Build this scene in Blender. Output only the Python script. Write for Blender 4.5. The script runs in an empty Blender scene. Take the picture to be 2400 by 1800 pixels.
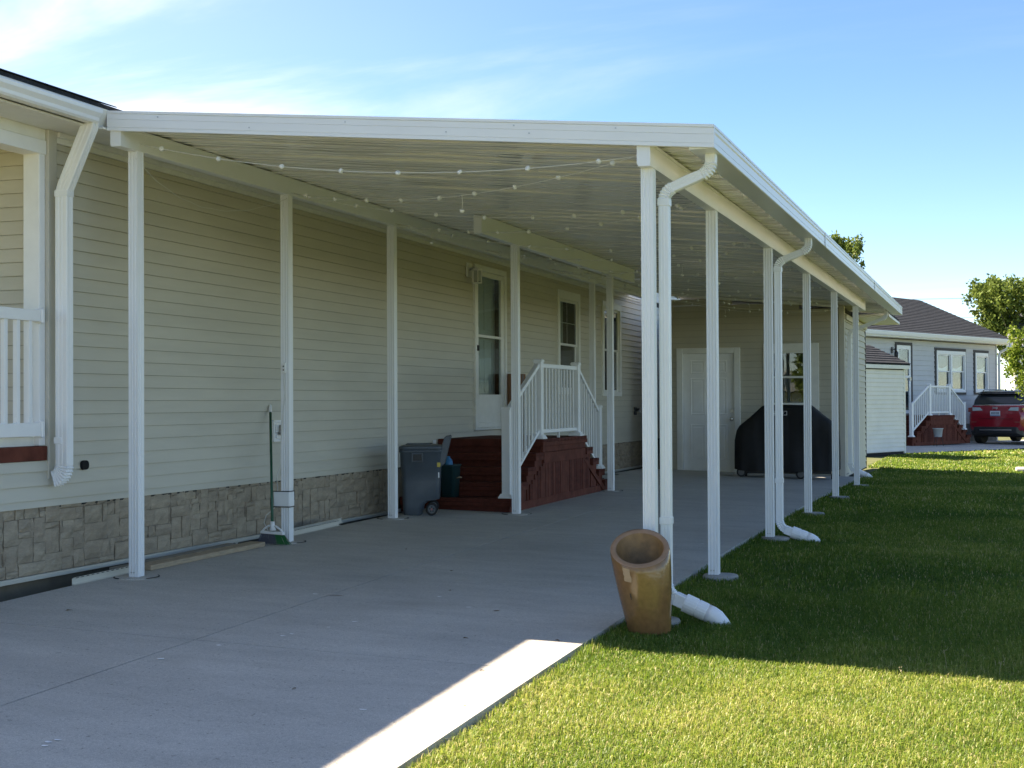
import bpy, bmesh, math, random
import numpy as np
from mathutils import Vector, Matrix, noise as mnoise

random.seed(7)
rng = np.random.default_rng(7)
scene = bpy.context.scene
R = math.radians

# ------------------------------------------------------------------ camera
cam_d = bpy.data.cameras.new('Camera')
cam = bpy.data.objects.new('Camera', cam_d)
scene.collection.objects.link(cam)
_r = Vector((0.94547, 0.32566, -0.00528)); _u = Vector((0.00939, -0.01106, 0.99989)); _f = Vector((-0.32556, 0.94542, 0.01351))
cam.matrix_world = Matrix(((_r.x, _u.x, -_f.x, 5.7202), (_r.y, _u.y, -_f.y, -8.5119), (_r.z, _u.z, -_f.z, 1.2044), (0, 0, 0, 1)))
cam_d.sensor_width = 36.0
cam_d.lens = 3309.35 / 2400 * 36.0
cam_d.clip_start = 0.1
cam_d.clip_end = 3000
scene.camera = cam

# ------------------------------------------------------------------ sun, sky, exposure
SUN = Vector((-0.97, 0.235, 1.0)).normalized()
sd = bpy.data.lights.new('Sun', 'SUN')
sd.energy = 3.8; sd.angle = R(0.53); sd.color = (1.0, 0.94, 0.84)
so = bpy.data.objects.new('Sun', sd); scene.collection.objects.link(so)
so.rotation_euler = SUN.to_track_quat('Z', 'Y').to_euler()
so.location = (-20, 5, 25)

world = bpy.data.worlds.new('World'); scene.world = world; world.use_nodes = True
nt = world.node_tree; N = nt.nodes; L = nt.links
N.clear()
wo = N.new('ShaderNodeOutputWorld'); bg = N.new('ShaderNodeBackground')
sky = N.new('ShaderNodeTexSky'); sky.sky_type = 'NISHITA'; sky.sun_disc = False
sky.sun_elevation = math.asin(SUN.z); sky.sun_rotation = math.atan2(SUN.x, SUN.y)
sky.altitude = 200; sky.air_density = 0.64; sky.dust_density = 0.0; sky.ozone_density = 1.6
tc = N.new('ShaderNodeTexCoord')
def wmath(op, a, b=None, c=None):
    n = N.new('ShaderNodeMath'); n.operation = op
    for i, x in enumerate((a, b, c)):
        if x is None: continue
        if isinstance(x, (int, float)): n.inputs[i].default_value = x
        else: L.new(x, n.inputs[i])
    return n.outputs[0]
sep = N.new('ShaderNodeSeparateXYZ'); L.new(tc.outputs['Generated'], sep.inputs[0])
zc = wmath('ADD', wmath('MAXIMUM', sep.outputs[2], 0.0), 0.12)
cmb = N.new('ShaderNodeCombineXYZ')
L.new(wmath('DIVIDE', sep.outputs[0], zc), cmb.inputs[0]); L.new(wmath('DIVIDE', sep.outputs[1], zc), cmb.inputs[1])
mp = N.new('ShaderNodeMapping'); mp.inputs['Rotation'].default_value = (0, 0, R(28)); mp.inputs['Scale'].default_value = (0.42, 1.15, 1); mp.inputs['Location'].default_value = (0.35, 0.9, 0)
L.new(cmb.outputs[0], mp.inputs[0])
nz = N.new('ShaderNodeTexNoise'); nz.inputs['Scale'].default_value = 1.0; nz.inputs['Detail'].default_value = 9; nz.inputs['Roughness'].default_value = 0.58; nz.inputs['Distortion'].default_value = 0.55
L.new(mp.outputs[0], nz.inputs['Vector'])
nz2 = N.new('ShaderNodeTexNoise'); nz2.inputs['Scale'].default_value = 0.38; nz2.inputs['Detail'].default_value = 3
L.new(cmb.outputs[0], nz2.inputs['Vector'])
mr = N.new('ShaderNodeMapRange'); mr.inputs[1].default_value = 0.50; mr.inputs[2].default_value = 0.86; mr.interpolation_type = 'SMOOTHSTEP'
L.new(nz.outputs['Fac'], mr.inputs[0])
# cirrus thickens sunwards; its unseen veil overhead is added to lift ambient light
side = N.new('ShaderNodeVectorMath'); side.operation = 'DOT_PRODUCT'; L.new(tc.outputs['Generated'], side.inputs[0]); side.inputs[1].default_value = tuple(SUN)
mr2 = N.new('ShaderNodeMapRange'); mr2.inputs[1].default_value = 0.42; mr2.inputs[2].default_value = 0.84; mr2.inputs[3].default_value = 0.14; mr2.inputs[4].default_value = 1.0; mr2.interpolation_type = 'SMOOTHSTEP'
L.new(side.outputs['Value'], mr2.inputs[0])
cl = wmath('MULTIPLY', mr.outputs[0], mr2.outputs[0])
veil = wmath('MULTIPLY', mr2.outputs[0], wmath('MULTIPLY', nz2.outputs['Fac'], 0.36))
cl = wmath('MINIMUM', wmath('ADD', wmath('MULTIPLY', cl, 1.05), veil), 1.0)
mix = N.new('ShaderNodeMix'); mix.data_type = 'RGBA'
hs_ = N.new('ShaderNodeHueSaturation'); hs_.inputs['Saturation'].default_value = 1.24; hs_.inputs['Hue'].default_value = 0.502; L.new(sky.outputs[0], hs_.inputs['Color'])
L.new(cl, mix.inputs[0]); L.new(hs_.outputs[0], mix.inputs[6]); mix.inputs[7].default_value = (7.0, 7.1, 7.0, 1)
L.new(mix.outputs[2], bg.inputs[0]); bg.inputs[1].default_value = 0.055
L.new(bg.outputs[0], wo.inputs[0])

scene.view_settings.view_transform = 'Standard'; scene.view_settings.look = 'None'
scene.view_settings.exposure = 2.4; scene.view_settings.gamma = 1.0; scene.view_settings.use_curve_mapping = False
scene.view_settings.use_white_balance = True; scene.view_settings.white_balance_temperature = 7700; scene.view_settings.white_balance_tint = 13   # camera white balance set for the shade
scene.render.engine = 'CYCLES'
scene.cycles.max_bounces = 8; scene.cycles.diffuse_bounces = 4; scene.cycles.transparent_max_bounces = 12
scene.cycles.caustics_reflective = False; scene.cycles.caustics_refractive = False
scene.cycles.sample_clamp_indirect = 6

# ------------------------------------------------------------------ materials
MATS = {}
def _base(name):
    m = bpy.data.materials.new(name); m.use_nodes = True
    t = m.node_tree; b = t.nodes['Principled BSDF']
    return m, t, b
def mat(name, col, rough=0.5, var=0.08, scale=6.0, bump=0.0, bscale=120.0, metallic=0.0, coat=0.0, stretch=(1, 1, 1), col2=None, spec=0.5, fine=0.0, fscale=300):
    if name in MATS: return MATS[name]
    m, t, b = _base(name)
    n = t.nodes; l = t.links
    g = n.new('ShaderNodeNewGeometry'); mp = n.new('ShaderNodeMapping'); mp.inputs['Scale'].default_value = stretch
    l.new(g.outputs['Position'], mp.inputs[0])
    nz = n.new('ShaderNodeTexNoise'); nz.inputs['Scale'].default_value = scale; nz.inputs['Detail'].default_value = 6; nz.inputs['Roughness'].default_value = 0.6
    l.new(mp.outputs[0], nz.inputs['Vector'])
    cr = n.new('ShaderNodeValToRGB')
    c2 = col2 or tuple(min(1, c * (1 + var)) for c in col); c1 = tuple(c * (1 - var) for c in col) if col2 is None else col
    cr.color_ramp.elements[0].position = 0.3; cr.color_ramp.elements[1].position = 0.7
    cr.color_ramp.elements[0].color = (*c1, 1); cr.color_ramp.elements[1].color = (*c2, 1)
    l.new(nz.outputs['Fac'], cr.inputs[0])
    out = cr.outputs[0]
    if fine > 0:
        nf = n.new('ShaderNodeTexNoise'); nf.inputs['Scale'].default_value = fscale; nf.inputs['Detail'].default_value = 3
        l.new(mp.outputs[0], nf.inputs['Vector'])
        mr = n.new('ShaderNodeMapRange'); mr.inputs[1].default_value = 0.25; mr.inputs[2].default_value = 0.75; mr.inputs[3].default_value = 1 - fine; mr.inputs[4].default_value = 1 + fine
        l.new(nf.outputs['Fac'], mr.inputs[0])
        mx = n.new('ShaderNodeMix'); mx.data_type = 'RGBA'; mx.blend_type = 'MULTIPLY'; mx.inputs[0].default_value = 1
        l.new(out, mx.inputs[6]); l.new(mr.outputs[0], mx.inputs[7]); out = mx.outputs[2]
    l.new(out, b.inputs['Base Color'])
    b.inputs['Roughness'].default_value = rough; b.inputs['Metallic'].default_value = metallic
    b.inputs['Specular IOR Level'].default_value = spec; b.inputs['Coat Weight'].default_value = coat
    if bump > 0:
        nb = n.new('ShaderNodeTexNoise'); nb.inputs['Scale'].default_value = bscale; nb.inputs['Detail'].default_value = 5
        l.new(mp.outputs[0], nb.inputs['Vector'])
        bp = n.new('ShaderNodeBump'); bp.inputs['Strength'].default_value = bump; bp.inputs['Distance'].default_value = 0.01
        l.new(nb.outputs['Fac'], bp.inputs['Height']); l.new(bp.outputs[0], b.inputs['Normal'])
    MATS[name] = m
    return m

def glass_mat(name, tint=(0.85, 0.92, 0.92), ior=1.95):
    m = bpy.data.materials.new(name); m.use_nodes = True; t = m.node_tree; n = t.nodes; l = t.links
    n.clear(); o = n.new('ShaderNodeOutputMaterial'); mx = n.new('ShaderNodeMixShader'); lw = n.new('ShaderNodeLayerWeight'); lw.inputs[0].default_value = 0.5; pw_ = n.new('ShaderNodeMath'); pw_.operation = 'POWER'; pw_.inputs[1].default_value = 5.0; l.new(lw.outputs['Facing'], pw_.inputs[0]); fr = n.new('ShaderNodeMapRange'); fr.inputs[3].default_value = 0.075; fr.inputs[4].default_value = 0.9; l.new(pw_.outputs[0], fr.inputs[0])
    tr = n.new('ShaderNodeBsdfTransparent'); tr.inputs[0].default_value = (*tint, 1); gl = n.new('ShaderNodeBsdfGlossy'); gl.inputs['Roughness'].default_value = 0.01
    g = n.new('ShaderNodeNewGeometry'); nz = n.new('ShaderNodeTexNoise'); nz.inputs['Scale'].default_value = 1.7; l.new(g.outputs['Position'], nz.inputs['Vector'])
    bp = n.new('ShaderNodeBump'); bp.inputs['Strength'].default_value = 0.05; bp.inputs['Distance'].default_value = 0.02; l.new(nz.outputs['Fac'], bp.inputs['Height']); l.new(bp.outputs[0], gl.inputs['Normal'])
    l.new(fr.outputs[0], mx.inputs[0]); l.new(tr.outputs[0], mx.inputs[1]); l.new(gl.outputs[0], mx.inputs[2]); l.new(mx.outputs[0], o.inputs[0])
    return m

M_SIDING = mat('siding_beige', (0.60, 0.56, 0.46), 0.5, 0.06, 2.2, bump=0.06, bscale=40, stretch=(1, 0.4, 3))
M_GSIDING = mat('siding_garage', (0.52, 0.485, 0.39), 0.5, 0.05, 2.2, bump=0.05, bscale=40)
M_TAUPE = mat('trim_taupe', (0.58, 0.55, 0.47), 0.5, 0.04, 3)
M_WHITE = mat('white_aluminium', (0.86, 0.868, 0.865), 0.33, 0.02, 3)
M_VINYL = mat('white_vinyl', (0.86, 0.86, 0.85), 0.4, 0.03, 7)
M_TRIMW = mat('white_trim', (0.82, 0.81, 0.76), 0.45, 0.05, 7)
M_PVC = mat('white_pvc', (0.9, 0.9, 0.9), 0.3, 0.04, 9, fine=0.04, fscale=60)
M_CEIL = mat('ceiling_pan', (0.76, 0.75, 0.71), 0.3, 0.03, 1.5, spec=0.6, coat=1.0)
M_CEIL.node_tree.nodes['Principled BSDF'].inputs['Coat Roughness'].default_value = 0.03; M_CEIL.node_tree.nodes['Principled BSDF'].inputs['Coat IOR'].default_value = 2.1
M_DARK = mat('dark_void', (0.02, 0.02, 0.02), 0.9)
M_RED = mat('red_stain', (0.105, 0.028, 0.019), 0.75, 0.25, 5, spec=0.12, bump=0.15, bscale=70, stretch=(3, 1, 4))
M_RED2 = mat('red_stain_worn', (0.14, 0.042, 0.028), 0.75, 0.3, 8, spec=0.12, bump=0.15, bscale=70)
M_LUMBER = mat('lumber', (0.40, 0.31, 0.21), 0.8, 0.22, 14, bump=0.2, bscale=60, stretch=(6, 0.7, 6))
M_LUMBERG = mat('lumber_grey', (0.27, 0.24, 0.19), 0.85, 0.3, 14, bump=0.2, bscale=60, stretch=(6, 0.7, 6))
M_BLACK = mat('black_plastic', (0.02, 0.02, 0.022), 0.45, 0.1)
M_RUBBER = mat('rubber', (0.018, 0.018, 0.018), 0.8, 0.15)
M_STEEL = mat('satin_steel', (0.6, 0.6, 0.58), 0.3, 0.05, metallic=1.0)
M_BIN = mat('bin_grey', (0.085, 0.105, 0.125), 0.42, 0.12, 5, bump=0.04, bscale=200)
M_GREEN = mat('green_plastic', (0.012, 0.10, 0.055), 0.4, 0.1)
M_DKGREEN = mat('dark_green', (0.012, 0.05, 0.055), 0.55, 0.1)
M_BLUE = mat('blue_plastic', (0.02, 0.19, 0.42), 0.4, 0.1)
M_BRISTLE = mat('bristle_grey', (0.10, 0.11, 0.14), 0.6, 0.2, 40)
M_BRISTLEG = mat('bristle_green', (0.01, 0.17, 0.05), 0.5, 0.2, 40)
M_COVER = mat('grill_cover', (0.008, 0.008, 0.009), 0.75, 0.25, 9, bump=0.12, bscale=25)
M_CARD = mat('cardboard', (0.22, 0.105, 0.05), 0.8, 0.1)
M_SHINGLE = mat('shingle', (0.034, 0.038, 0.045), 0.9, 0.28, 9, bump=0.3, bscale=80, fine=0.3, fscale=60, spec=0.08)
M_GREYS = mat('siding_grey', (0.56, 0.555, 0.55), 0.55, 0.04, 3)
M_CREAM = mat('siding_cream', (0.90, 0.86, 0.79), 0.55, 0.05, 3)
M_CHAR = mat('charcoal_trim', (0.028, 0.024, 0.026), 0.6, 0.1)
M_CURT = mat('curtain', (0.55, 0.54, 0.5), 0.85, 0.1, 5)
M_CURTW = mat('curtain_white', (0.8, 0.78, 0.78), 0.85, 0.04, 5)
M_ROOM = mat('room_dark', (0.05, 0.05, 0.048), 0.9, 0.2, 2)
M_WIRE = mat('wire_white', (0.72, 0.71, 0.66), 0.5, 0.05)
M_LENS = mat('puck_light', (0.86, 0.86, 0.84), 0.25, 0.03)
M_BARK = mat('bark', (0.11, 0.085, 0.06), 0.95, 0.3, 14, bump=0.4, bscale=40)
M_GLASS = glass_mat('glass')
M_DIRT = mat('dirt', (0.045, 0.04, 0.034), 0.95, 0.4, 12, bump=0.5, bscale=60)

def concrete_mat(name, base=(0.51, 0.48, 0.43)):
    m, t, b = _base(name); n = t.nodes; l = t.links
    g = n.new('ShaderNodeNewGeometry')
    def nz(scale, det, rough=0.6, st=(1, 1, 1)):
        mp = n.new('ShaderNodeMapping'); mp.inputs['Scale'].default_value = st; l.new(g.outputs['Position'], mp.inputs[0])
        x = n.new('ShaderNodeTexNoise'); x.inputs['Scale'].default_value = scale; x.inputs['Detail'].default_value = det; x.inputs['Roughness'].default_value = rough
        l.new(mp.outputs[0], x.inputs['Vector']); return x.outputs['Fac']
    def mrange(x, a, bb, c, d):
        q = n.new('ShaderNodeMapRange'); q.inputs[1].default_value = a; q.inputs[2].default_value = bb; q.inputs[3].default_value = c; q.inputs[4].default_value = d
        l.new(x, q.inputs[0]); return q.outputs[0]
    def mul(a, bb):
        q = n.new('ShaderNodeMath'); q.operation = 'MULTIPLY'; l.new(a, q.inputs[0]); l.new(bb, q.inputs[1]); return q.outputs[0]
    f = mul(mrange(nz(0.55, 5), 0.3, 0.7, 0.86, 1.08), mrange(nz(3.2, 6, 0.65, (0.5, 1.6, 1)), 0.3, 0.7, 0.89, 1.08))
    f = mul(f, mrange(nz(60, 3, 0.65), 0.3, 0.7, 0.89, 1.09)); f = mul(f, mrange(nz(190, 2, 0.7), 0.3, 0.7, 0.72, 1.22))
    pit = mrange(nz(45, 1, 0.5), 0.68, 0.78, 1.0, 0.6); f = mul(f, pit)
    mx = n.new('ShaderNodeMix'); mx.data_type = 'RGBA'; mx.blend_type = 'MULTIPLY'; mx.inputs[0].default_value = 1; mx.inputs[6].default_value = (*base, 1); l.new(f, mx.inputs[7])
    rust = mrange(nz(0.9, 4, 0.7, (0.7, 1.3, 1)), 0.58, 0.74, 0.0, 0.45)
    mx2 = n.new('ShaderNodeMix'); mx2.data_type = 'RGBA'; l.new(rust, mx2.inputs[0]); l.new(mx.outputs[2], mx2.inputs[6]); mx2.inputs[7].default_value = (0.36, 0.325, 0.275, 1)
    l.new(mx2.outputs[2], b.inputs['Base Color']); b.inputs['Roughness'].default_value = 0.82; b.inputs['Specular IOR Level'].default_value = 0.35
    bp = n.new('ShaderNodeBump'); bp.inputs['Strength'].default_value = 0.5; bp.inputs['Distance'].default_value = 0.004
    l.new(nz(190, 4, 0.7), bp.inputs['Height']); l.new(bp.outputs[0], b.inputs['Normal'])
    return m
M_CONC = concrete_mat('concrete')
M_CONC2 = concrete_mat('concrete_footing', (0.36, 0.35, 0.32))

def stone_mat(name, col):
    return mat(name, col, 0.85, 0.2, 7, bump=0.5, bscale=16, stretch=(1, 0.8, 2.4), fine=0.12, fscale=60)
M_STONES = [stone_mat('stone_a', (0.37, 0.30, 0.22)), stone_mat('stone_b', (0.39, 0.32, 0.235)), stone_mat('stone_c', (0.35, 0.285, 0.21))]
M_MORTAR = mat('stone_joint', (0.17, 0.14, 0.10), 0.95, 0.2)

def leaf_mat(name, c1, c2, trans=0.35, gloss=0.05):
    m = bpy.data.materials.new(name); m.use_nodes = True; t = m.node_tree; n = t.nodes; l = t.links; n.clear()
    o = n.new('ShaderNodeOutputMaterial'); at = n.new('ShaderNodeAttribute'); at.attribute_name = 'tint'
    cr = n.new('ShaderNodeValToRGB'); cr.color_ramp.elements[0].color = (*c1, 1); cr.color_ramp.elements[1].color = (*c2, 1); l.new(at.outputs['Fac'], cr.inputs[0])
    d = n.new('ShaderNodeBsdfDiffuse'); tr = n.new('ShaderNodeBsdfTranslucent'); gl = n.new('ShaderNodeBsdfGlossy'); gl.inputs['Roughness'].default_value = 0.45
    l.new(cr.outputs[0], d.inputs[0]); l.new(cr.outputs[0], tr.inputs[0])
    mx = n.new('ShaderNodeMixShader'); mx.inputs[0].default_value = trans; l.new(d.outputs[0], mx.inputs[1]); l.new(tr.outputs[0], mx.inputs[2])
    mx2 = n.new('ShaderNodeMixShader'); mx2.inputs[0].default_value = gloss; l.new(mx.outputs[0], mx2.inputs[1]); l.new(gl.outputs[0], mx2.inputs[2])
    l.new(mx2.outputs[0], o.inputs[0]); return m
def grass_mat():
    m = leaf_mat('grass', (0.06, 0.12, 0.018), (0.34, 0.33, 0.11), 0.45, 0.025)
    cr = [x for x in m.node_tree.nodes if x.type == 'VALTORGB'][0].color_ramp
    cr.elements[0].color = (0.075, 0.155, 0.02, 1); cr.elements[1].color = (0.60, 0.52, 0.27, 1)
    e = cr.elements.new(0.42); e.color = (0.18, 0.27, 0.034, 1)
    e = cr.elements.new(0.72); e.color = (0.37, 0.40, 0.085, 1)
    return m
M_GRASS = grass_mat()
M_LEAF_A = leaf_mat('leaf_dark', (0.06, 0.105, 0.022), (0.21, 0.27, 0.065), 0.3, 0.012)
M_LEAF_C = leaf_mat('leaf_bright', (0.07, 0.14, 0.015), (0.24, 0.30, 0.045), 0.4, 0.012)

# ------------------------------------------------------------------ mesh helpers
COL = scene.collection
W = {}
class MB:
    def __init__(s): s.v = []; s.f = []; s.sm = []
    def add(s, vs, fs, smooth=False):
        k = len(s.v); s.v += [tuple(map(float, a)) for a in vs]; s.f += [tuple(i + k for i in q) for q in fs]; s.sm += [smooth] * len(fs); return s
    def box(s, x0, x1, y0, y1, z0, z1):
        return s.add([(x0, y0, z0), (x1, y0, z0), (x1, y1, z0), (x0, y1, z0), (x0, y0, z1), (x1, y0, z1), (x1, y1, z1), (x0, y1, z1)],
                     [(0, 3, 2, 1), (4, 5, 6, 7), (0, 1, 5, 4), (1, 2, 6, 5), (2, 3, 7, 6), (3, 0, 4, 7)])
    def frame(s, a0, a1, z0, z1, t, x0, x1, axis='y', tb=None, tt=None):
        tb = t if tb is None else tb; tt = t if tt is None else tt
        for (p0, p1, q0, q1) in ((a0, a0 + t, z0, z1), (a1 - t, a1, z0, z1), (a0 + t, a1 - t, z0, z0 + tb), (a0 + t, a1 - t, z1 - tt, z1)):
            if axis == 'y': s.box(x0, x1, p0, p1, q0, q1)
            else: s.box(p0, p1, x0, x1, q0, q1)
        return s
    def prism(s, poly, axis, a0, a1, off0=(0, 0), off1=(0, 0), smooth=False):
        n = len(poly)
        def mk(p, a, o):
            u, w = p[0] + o[0], p[1] + o[1]
            return (a, u, w) if axis == 'x' else (u, a, w) if axis == 'y' else (u, w, a)
        vs = [mk(p, a0, off0) for p in poly] + [mk(p, a1, off1) for p in poly]
        s.add(vs, [(i, (i + 1) % n, n + (i + 1) % n, n + i) for i in range(n)], smooth)
        k = len(s.v) - 2 * n
        s.f += [tuple(k + i for i in range(n))[::-1], tuple(k + n + i for i in range(n))]; s.sm += [False, False]
        return s
    def rings(s, rr, caps=True, smooth=True):
        n = len(rr[0]); k = len(s.v)
        for r in rr: s.v += [tuple(map(float, a)) for a in r]
        for j in range(len(rr) - 1):
            for i in range(n):
                s.f.append((k + j * n + i, k + j * n + (i + 1) % n, k + (j + 1) * n + (i + 1) % n, k + (j + 1) * n + i)); s.sm.append(smooth)
        if caps:
            s.f += [tuple(k + i for i in range(n))[::-1], tuple(k + (len(rr) - 1) * n + i for i in range(n))]; s.sm += [False, False]
        return s
    def cyl(s, p0, p1, r0, r1=None, n=12, caps=True, smooth=True):
        return s.tube([p0, p1], [r0, r0 if r1 is None else r1], n, caps, smooth)
    def tube(s, pts, r, n=8, caps=True, smooth=True):
        pts = [Vector(p) for p in pts]; rs = r if isinstance(r, (list, tuple)) else [r] * len(pts)
        rr = []; up = None
        for i, p in enumerate(pts):
            d = (pts[min(i + 1, len(pts) - 1)] - pts[max(i - 1, 0)]).normalized()
            if up is None: up = Vector((0, 0, 1)) if abs(d.z) < 0.9 else Vector((1, 0, 0))
            a = d.cross(up).normalized(); up = a.cross(d).normalized()
            rr.append([p + (a * math.cos(2 * math.pi * j / n) + up * math.sin(2 * math.pi * j / n)) * rs[i] for j in range(n)])
        return s.rings(rr, caps, smooth)
    def sweep(s, pts, side, w, h, sc=None, prof=None):
        pts = [Vector(p) for p in pts]; side = Vector(side).normalized(); rr = []
        prof = prof or [(-1, -1), (1, -1), (1, 1), (-1, 1)]
        for i, p in enumerate(pts):
            d = (pts[min(i + 1, len(pts) - 1)] - pts[max(i - 1, 0)]).normalized(); up = side.cross(d).normalized()
            k = sc[i] if sc else 1
            rr.append([p + side * (a * w / 2 * k) + up * (b * h / 2 * k) for a, b in prof])
        return s.rings(rr, True, False)
    def lathe(s, prof, c=(0, 0, 0), n=24, smooth=True, caps=True):
        return s.rings([[(c[0] + r * math.cos(2 * math.pi * j / n), c[1] + r * math.sin(2 * math.pi * j / n), c[2] + z) for j in range(n)] for r, z in prof], caps, smooth)
    def build(s, name, mats, parent=None, bevel=0.0, recalc=True, bseg=2):
        v = np.array(s.v); c = (v.min(0) + v.max(0)) / 2
        me = bpy.data.meshes.new(name); me.from_pydata([tuple(a) for a in v - c], [], s.f); 
        me.polygons.foreach_set('use_smooth', s.sm)
        if recalc:
            bm = bmesh.new(); bm.from_mesh(me); bmesh.ops.recalc_face_normals(bm, faces=bm.faces); bm.to_mesh(me); bm.free()
        for m in (mats if isinstance(mats, (list, tuple)) else [mats]): me.materials.append(m)
        o = bpy.data.objects.new(name, me); COL.objects.link(o); place(o, tuple(c), parent)
        if bevel > 0:
            b = o.modifiers.new('bevel', 'BEVEL'); b.width = bevel; b.segments = bseg; b.limit_method = 'ANGLE'; b.angle_limit = R(40)
        return o
def place(o, c, parent=None):
    o.location = c; W[o] = Vector(c)
    if parent is not None:
        o.parent = parent; o.matrix_parent_inverse = Matrix.Translation(-W[parent])
    return o
def inst(src, c, parent=None, rot=None, name=None, scale=None):
    o = bpy.data.objects.new(name or src.name.split('.')[0], src.data); COL.objects.link(o); place(o, c, parent)
    if rot is not None: o.rotation_euler = rot
    if scale is not None: o.scale = scale
    for m in src.modifiers:
        if m.type == 'BEVEL':
            b = o.modifiers.new('bevel', 'BEVEL'); b.width = m.width; b.segments = m.segments; b.limit_method = 'ANGLE'; b.angle_limit = m.angle_limit
    return o
def tag(o, label=None, cat=None, group=None, kind=None):
    if label: o['label'] = label
    if cat: o['category'] = cat
    if group: o['group'] = group
    if kind: o['kind'] = kind
    return o
def thing(name, loc, label, cat, group=None, rz=None):
    o = bpy.data.objects.new(name, None); COL.objects.link(o); o.empty_display_size = 0.2; o.location = loc
    if rz is None: W[o] = Vector(loc)
    else: o.rotation_euler = (0, 0, rz); W[o] = Vector((0, 0, 0))      # children are in local coordinates
    return tag(o, label, cat, group)
def arc(c, r, a0, a1, n, y):
    return [(c[0] + r * math.cos(a0 + (a1 - a0) * i / n), y, c[1] + r * math.sin(a0 + (a1 - a0) * i / n)) for i in range(n + 1)]

def G(x, y):
    """ground level of the slab, falling to the lawn side and to the street"""
    x = min(max(x, -6), 9)
    if y < -10: q = 0.018 * -10 - 0.1 + (y + 10) * 0.012
    elif y < 14: q = 0.018 * y - 0.001 * y * y
    else: q = 0.056 - 0.024 * min(1, (y - 14) / 3)
    return -0.0279 * x + q
SX0, SX1 = -0.17, 3.55
def lawn_z(x, y):
    t = min(1, max(0, (x - SX1 + 0.08) / 0.10))
    if y > 15.7: t = max(t, min(1, (y - 15.7) / 0.5) if x > 3.3 else (1 if y > 20 else 0))
    low = G(x, y) - 0.13; hi = G(x, y) - 0.035 + 0.02 * math.sin(x * 1.3 + 0.4 * y) * math.sin(y * 0.7) * min(1, max(0, (x - 4) / 2))
    return low * (1 - t) + hi * t

# ------------------------------------------------------------------ ground
def grid_mesh(xs, ys, fz):
    m = MB(); nx = len(xs)
    m.v = [(x, y, fz(x, y)) for y in ys for x in xs]
    m.f = [(j * nx + i, j * nx + i + 1, (j + 1) * nx + i + 1, (j + 1) * nx + i) for j in range(len(ys) - 1) for i in range(nx - 1)]
    m.sm = [True] * len(m.f); return m
xs = [-900, -300, -80, -30, -12, -6, -2, 0, 1.5, 3.0, 3.42, 3.47, 3.49, 3.51, 3.53, 3.55, 3.58, 3.7] + [4 + 0.4 * i for i in range(16)] + [11, 13, 16, 22, 40, 100, 300, 900]
ys = [-900, -300, -100, -40, -20] + [-12 + 0.5 * i for i in range(56)] + [15.75, 15.9, 16.05, 16.2, 16.6] + [17 + i for i in range(30)] + [52, 60, 80, 130, 300, 900, 2000]
M_LAWNB = mat('lawn_soil', (0.075, 0.085, 0.022), 0.95, 0.35, 3.0, bump=0.5, bscale=50, fine=0.3, fscale=60)
lawn = grid_mesh(xs, ys, lawn_z).build('lawn', M_LAWNB, recalc=False)
tag(lawn, 'grassy lawn beside and beyond the concrete slab', 'lawn', kind='structure')

drive = thing('driveway', (1.7, 3, 0), 'grey broom-finished concrete slab under the carport', 'driveway'); drive['kind'] = 'structure'
yj = [-9.3, -6.81, -4.29, -1.773, 0.744, 3.26, 5.78, 8.3, 10.8, 13.3, 15.64]
for i in range(len(yj) - 1):
    for (xa, xb) in ((SX0, 1.56), (1.56, SX1)):
        a = xa + (0.0045 if xa > SX0 else 0); b = xb - (0.0045 if xb < SX1 else 0); c = yj[i] + 0.004; d = yj[i + 1] - 0.004
        gx = np.linspace(a, b, 5); gy = np.linspace(c, d, 6); m = MB()
        top = grid_mesh(list(gx), list(gy), G); m.add(top.v, top.f, False)
        per = [(x, c) for x in gx] + [(b, y) for y in gy[1:]] + [(x, d) for x in gx[::-1][1:]] + [(a, y) for y in gy[::-1][1:-1]]
        n = len(per); m.add([(x, y, G(x, y)) for x, y in per] + [(x, y, G(x, y) - 0.11) for x, y in per], [(k, n + k, n + (k + 1) % n, (k + 1) % n) for k in range(n)])
        m.build('slab_panel', M_CONC, drive, recalc=True)
# dark bed below the joints
tag(grid_mesh([SX0 + 0.02, 0.8, 1.7, 2.6, SX1 - 0.03], [-9.2 + 0.8 * i for i in range(32)], lambda x, y: G(x, min(y, 15.6)) - 0.045).build('joint_bed', M_DIRT, drive))
# little white paint spots on the slab
M_SPOT = mat('paint_spot', (0.9, 0.9, 0.88), 0.8)
M_RUSTS = mat('rust_spot', (0.24, 0.15, 0.08), 0.9, 0.3, 30)
def spot(x, y, rx, ry, m=None, name='paint_spot'):
    b = MB(); n = 9; ph = random.random() * 6
    b.add([(x + rx * (1 + 0.35 * math.sin(3 * t + ph)) * math.cos(t), y + ry * (1 + 0.3 * math.cos(2 * t + ph)) * math.sin(t), G(x, y) + 0.0035) for t in [2 * math.pi * k / n for k in range(n)]], [tuple(range(n))])
    return b.build(name, m or M_SPOT, drive, recalc=False)
SPOTS = [(1.76, -1.86), (1.97, -1.43), (1.95, -1.5), (2.13, -0.95), (2.25, 0.08), (1.47, -0.16), (2.57, -0.22), (2.12, -3.77), (2.135, -3.73), (2.14, -3.82), (1.67, -2.27), (3.06, -2.83), (2.07, -1.17), (3.26, 3.72)]
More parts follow.
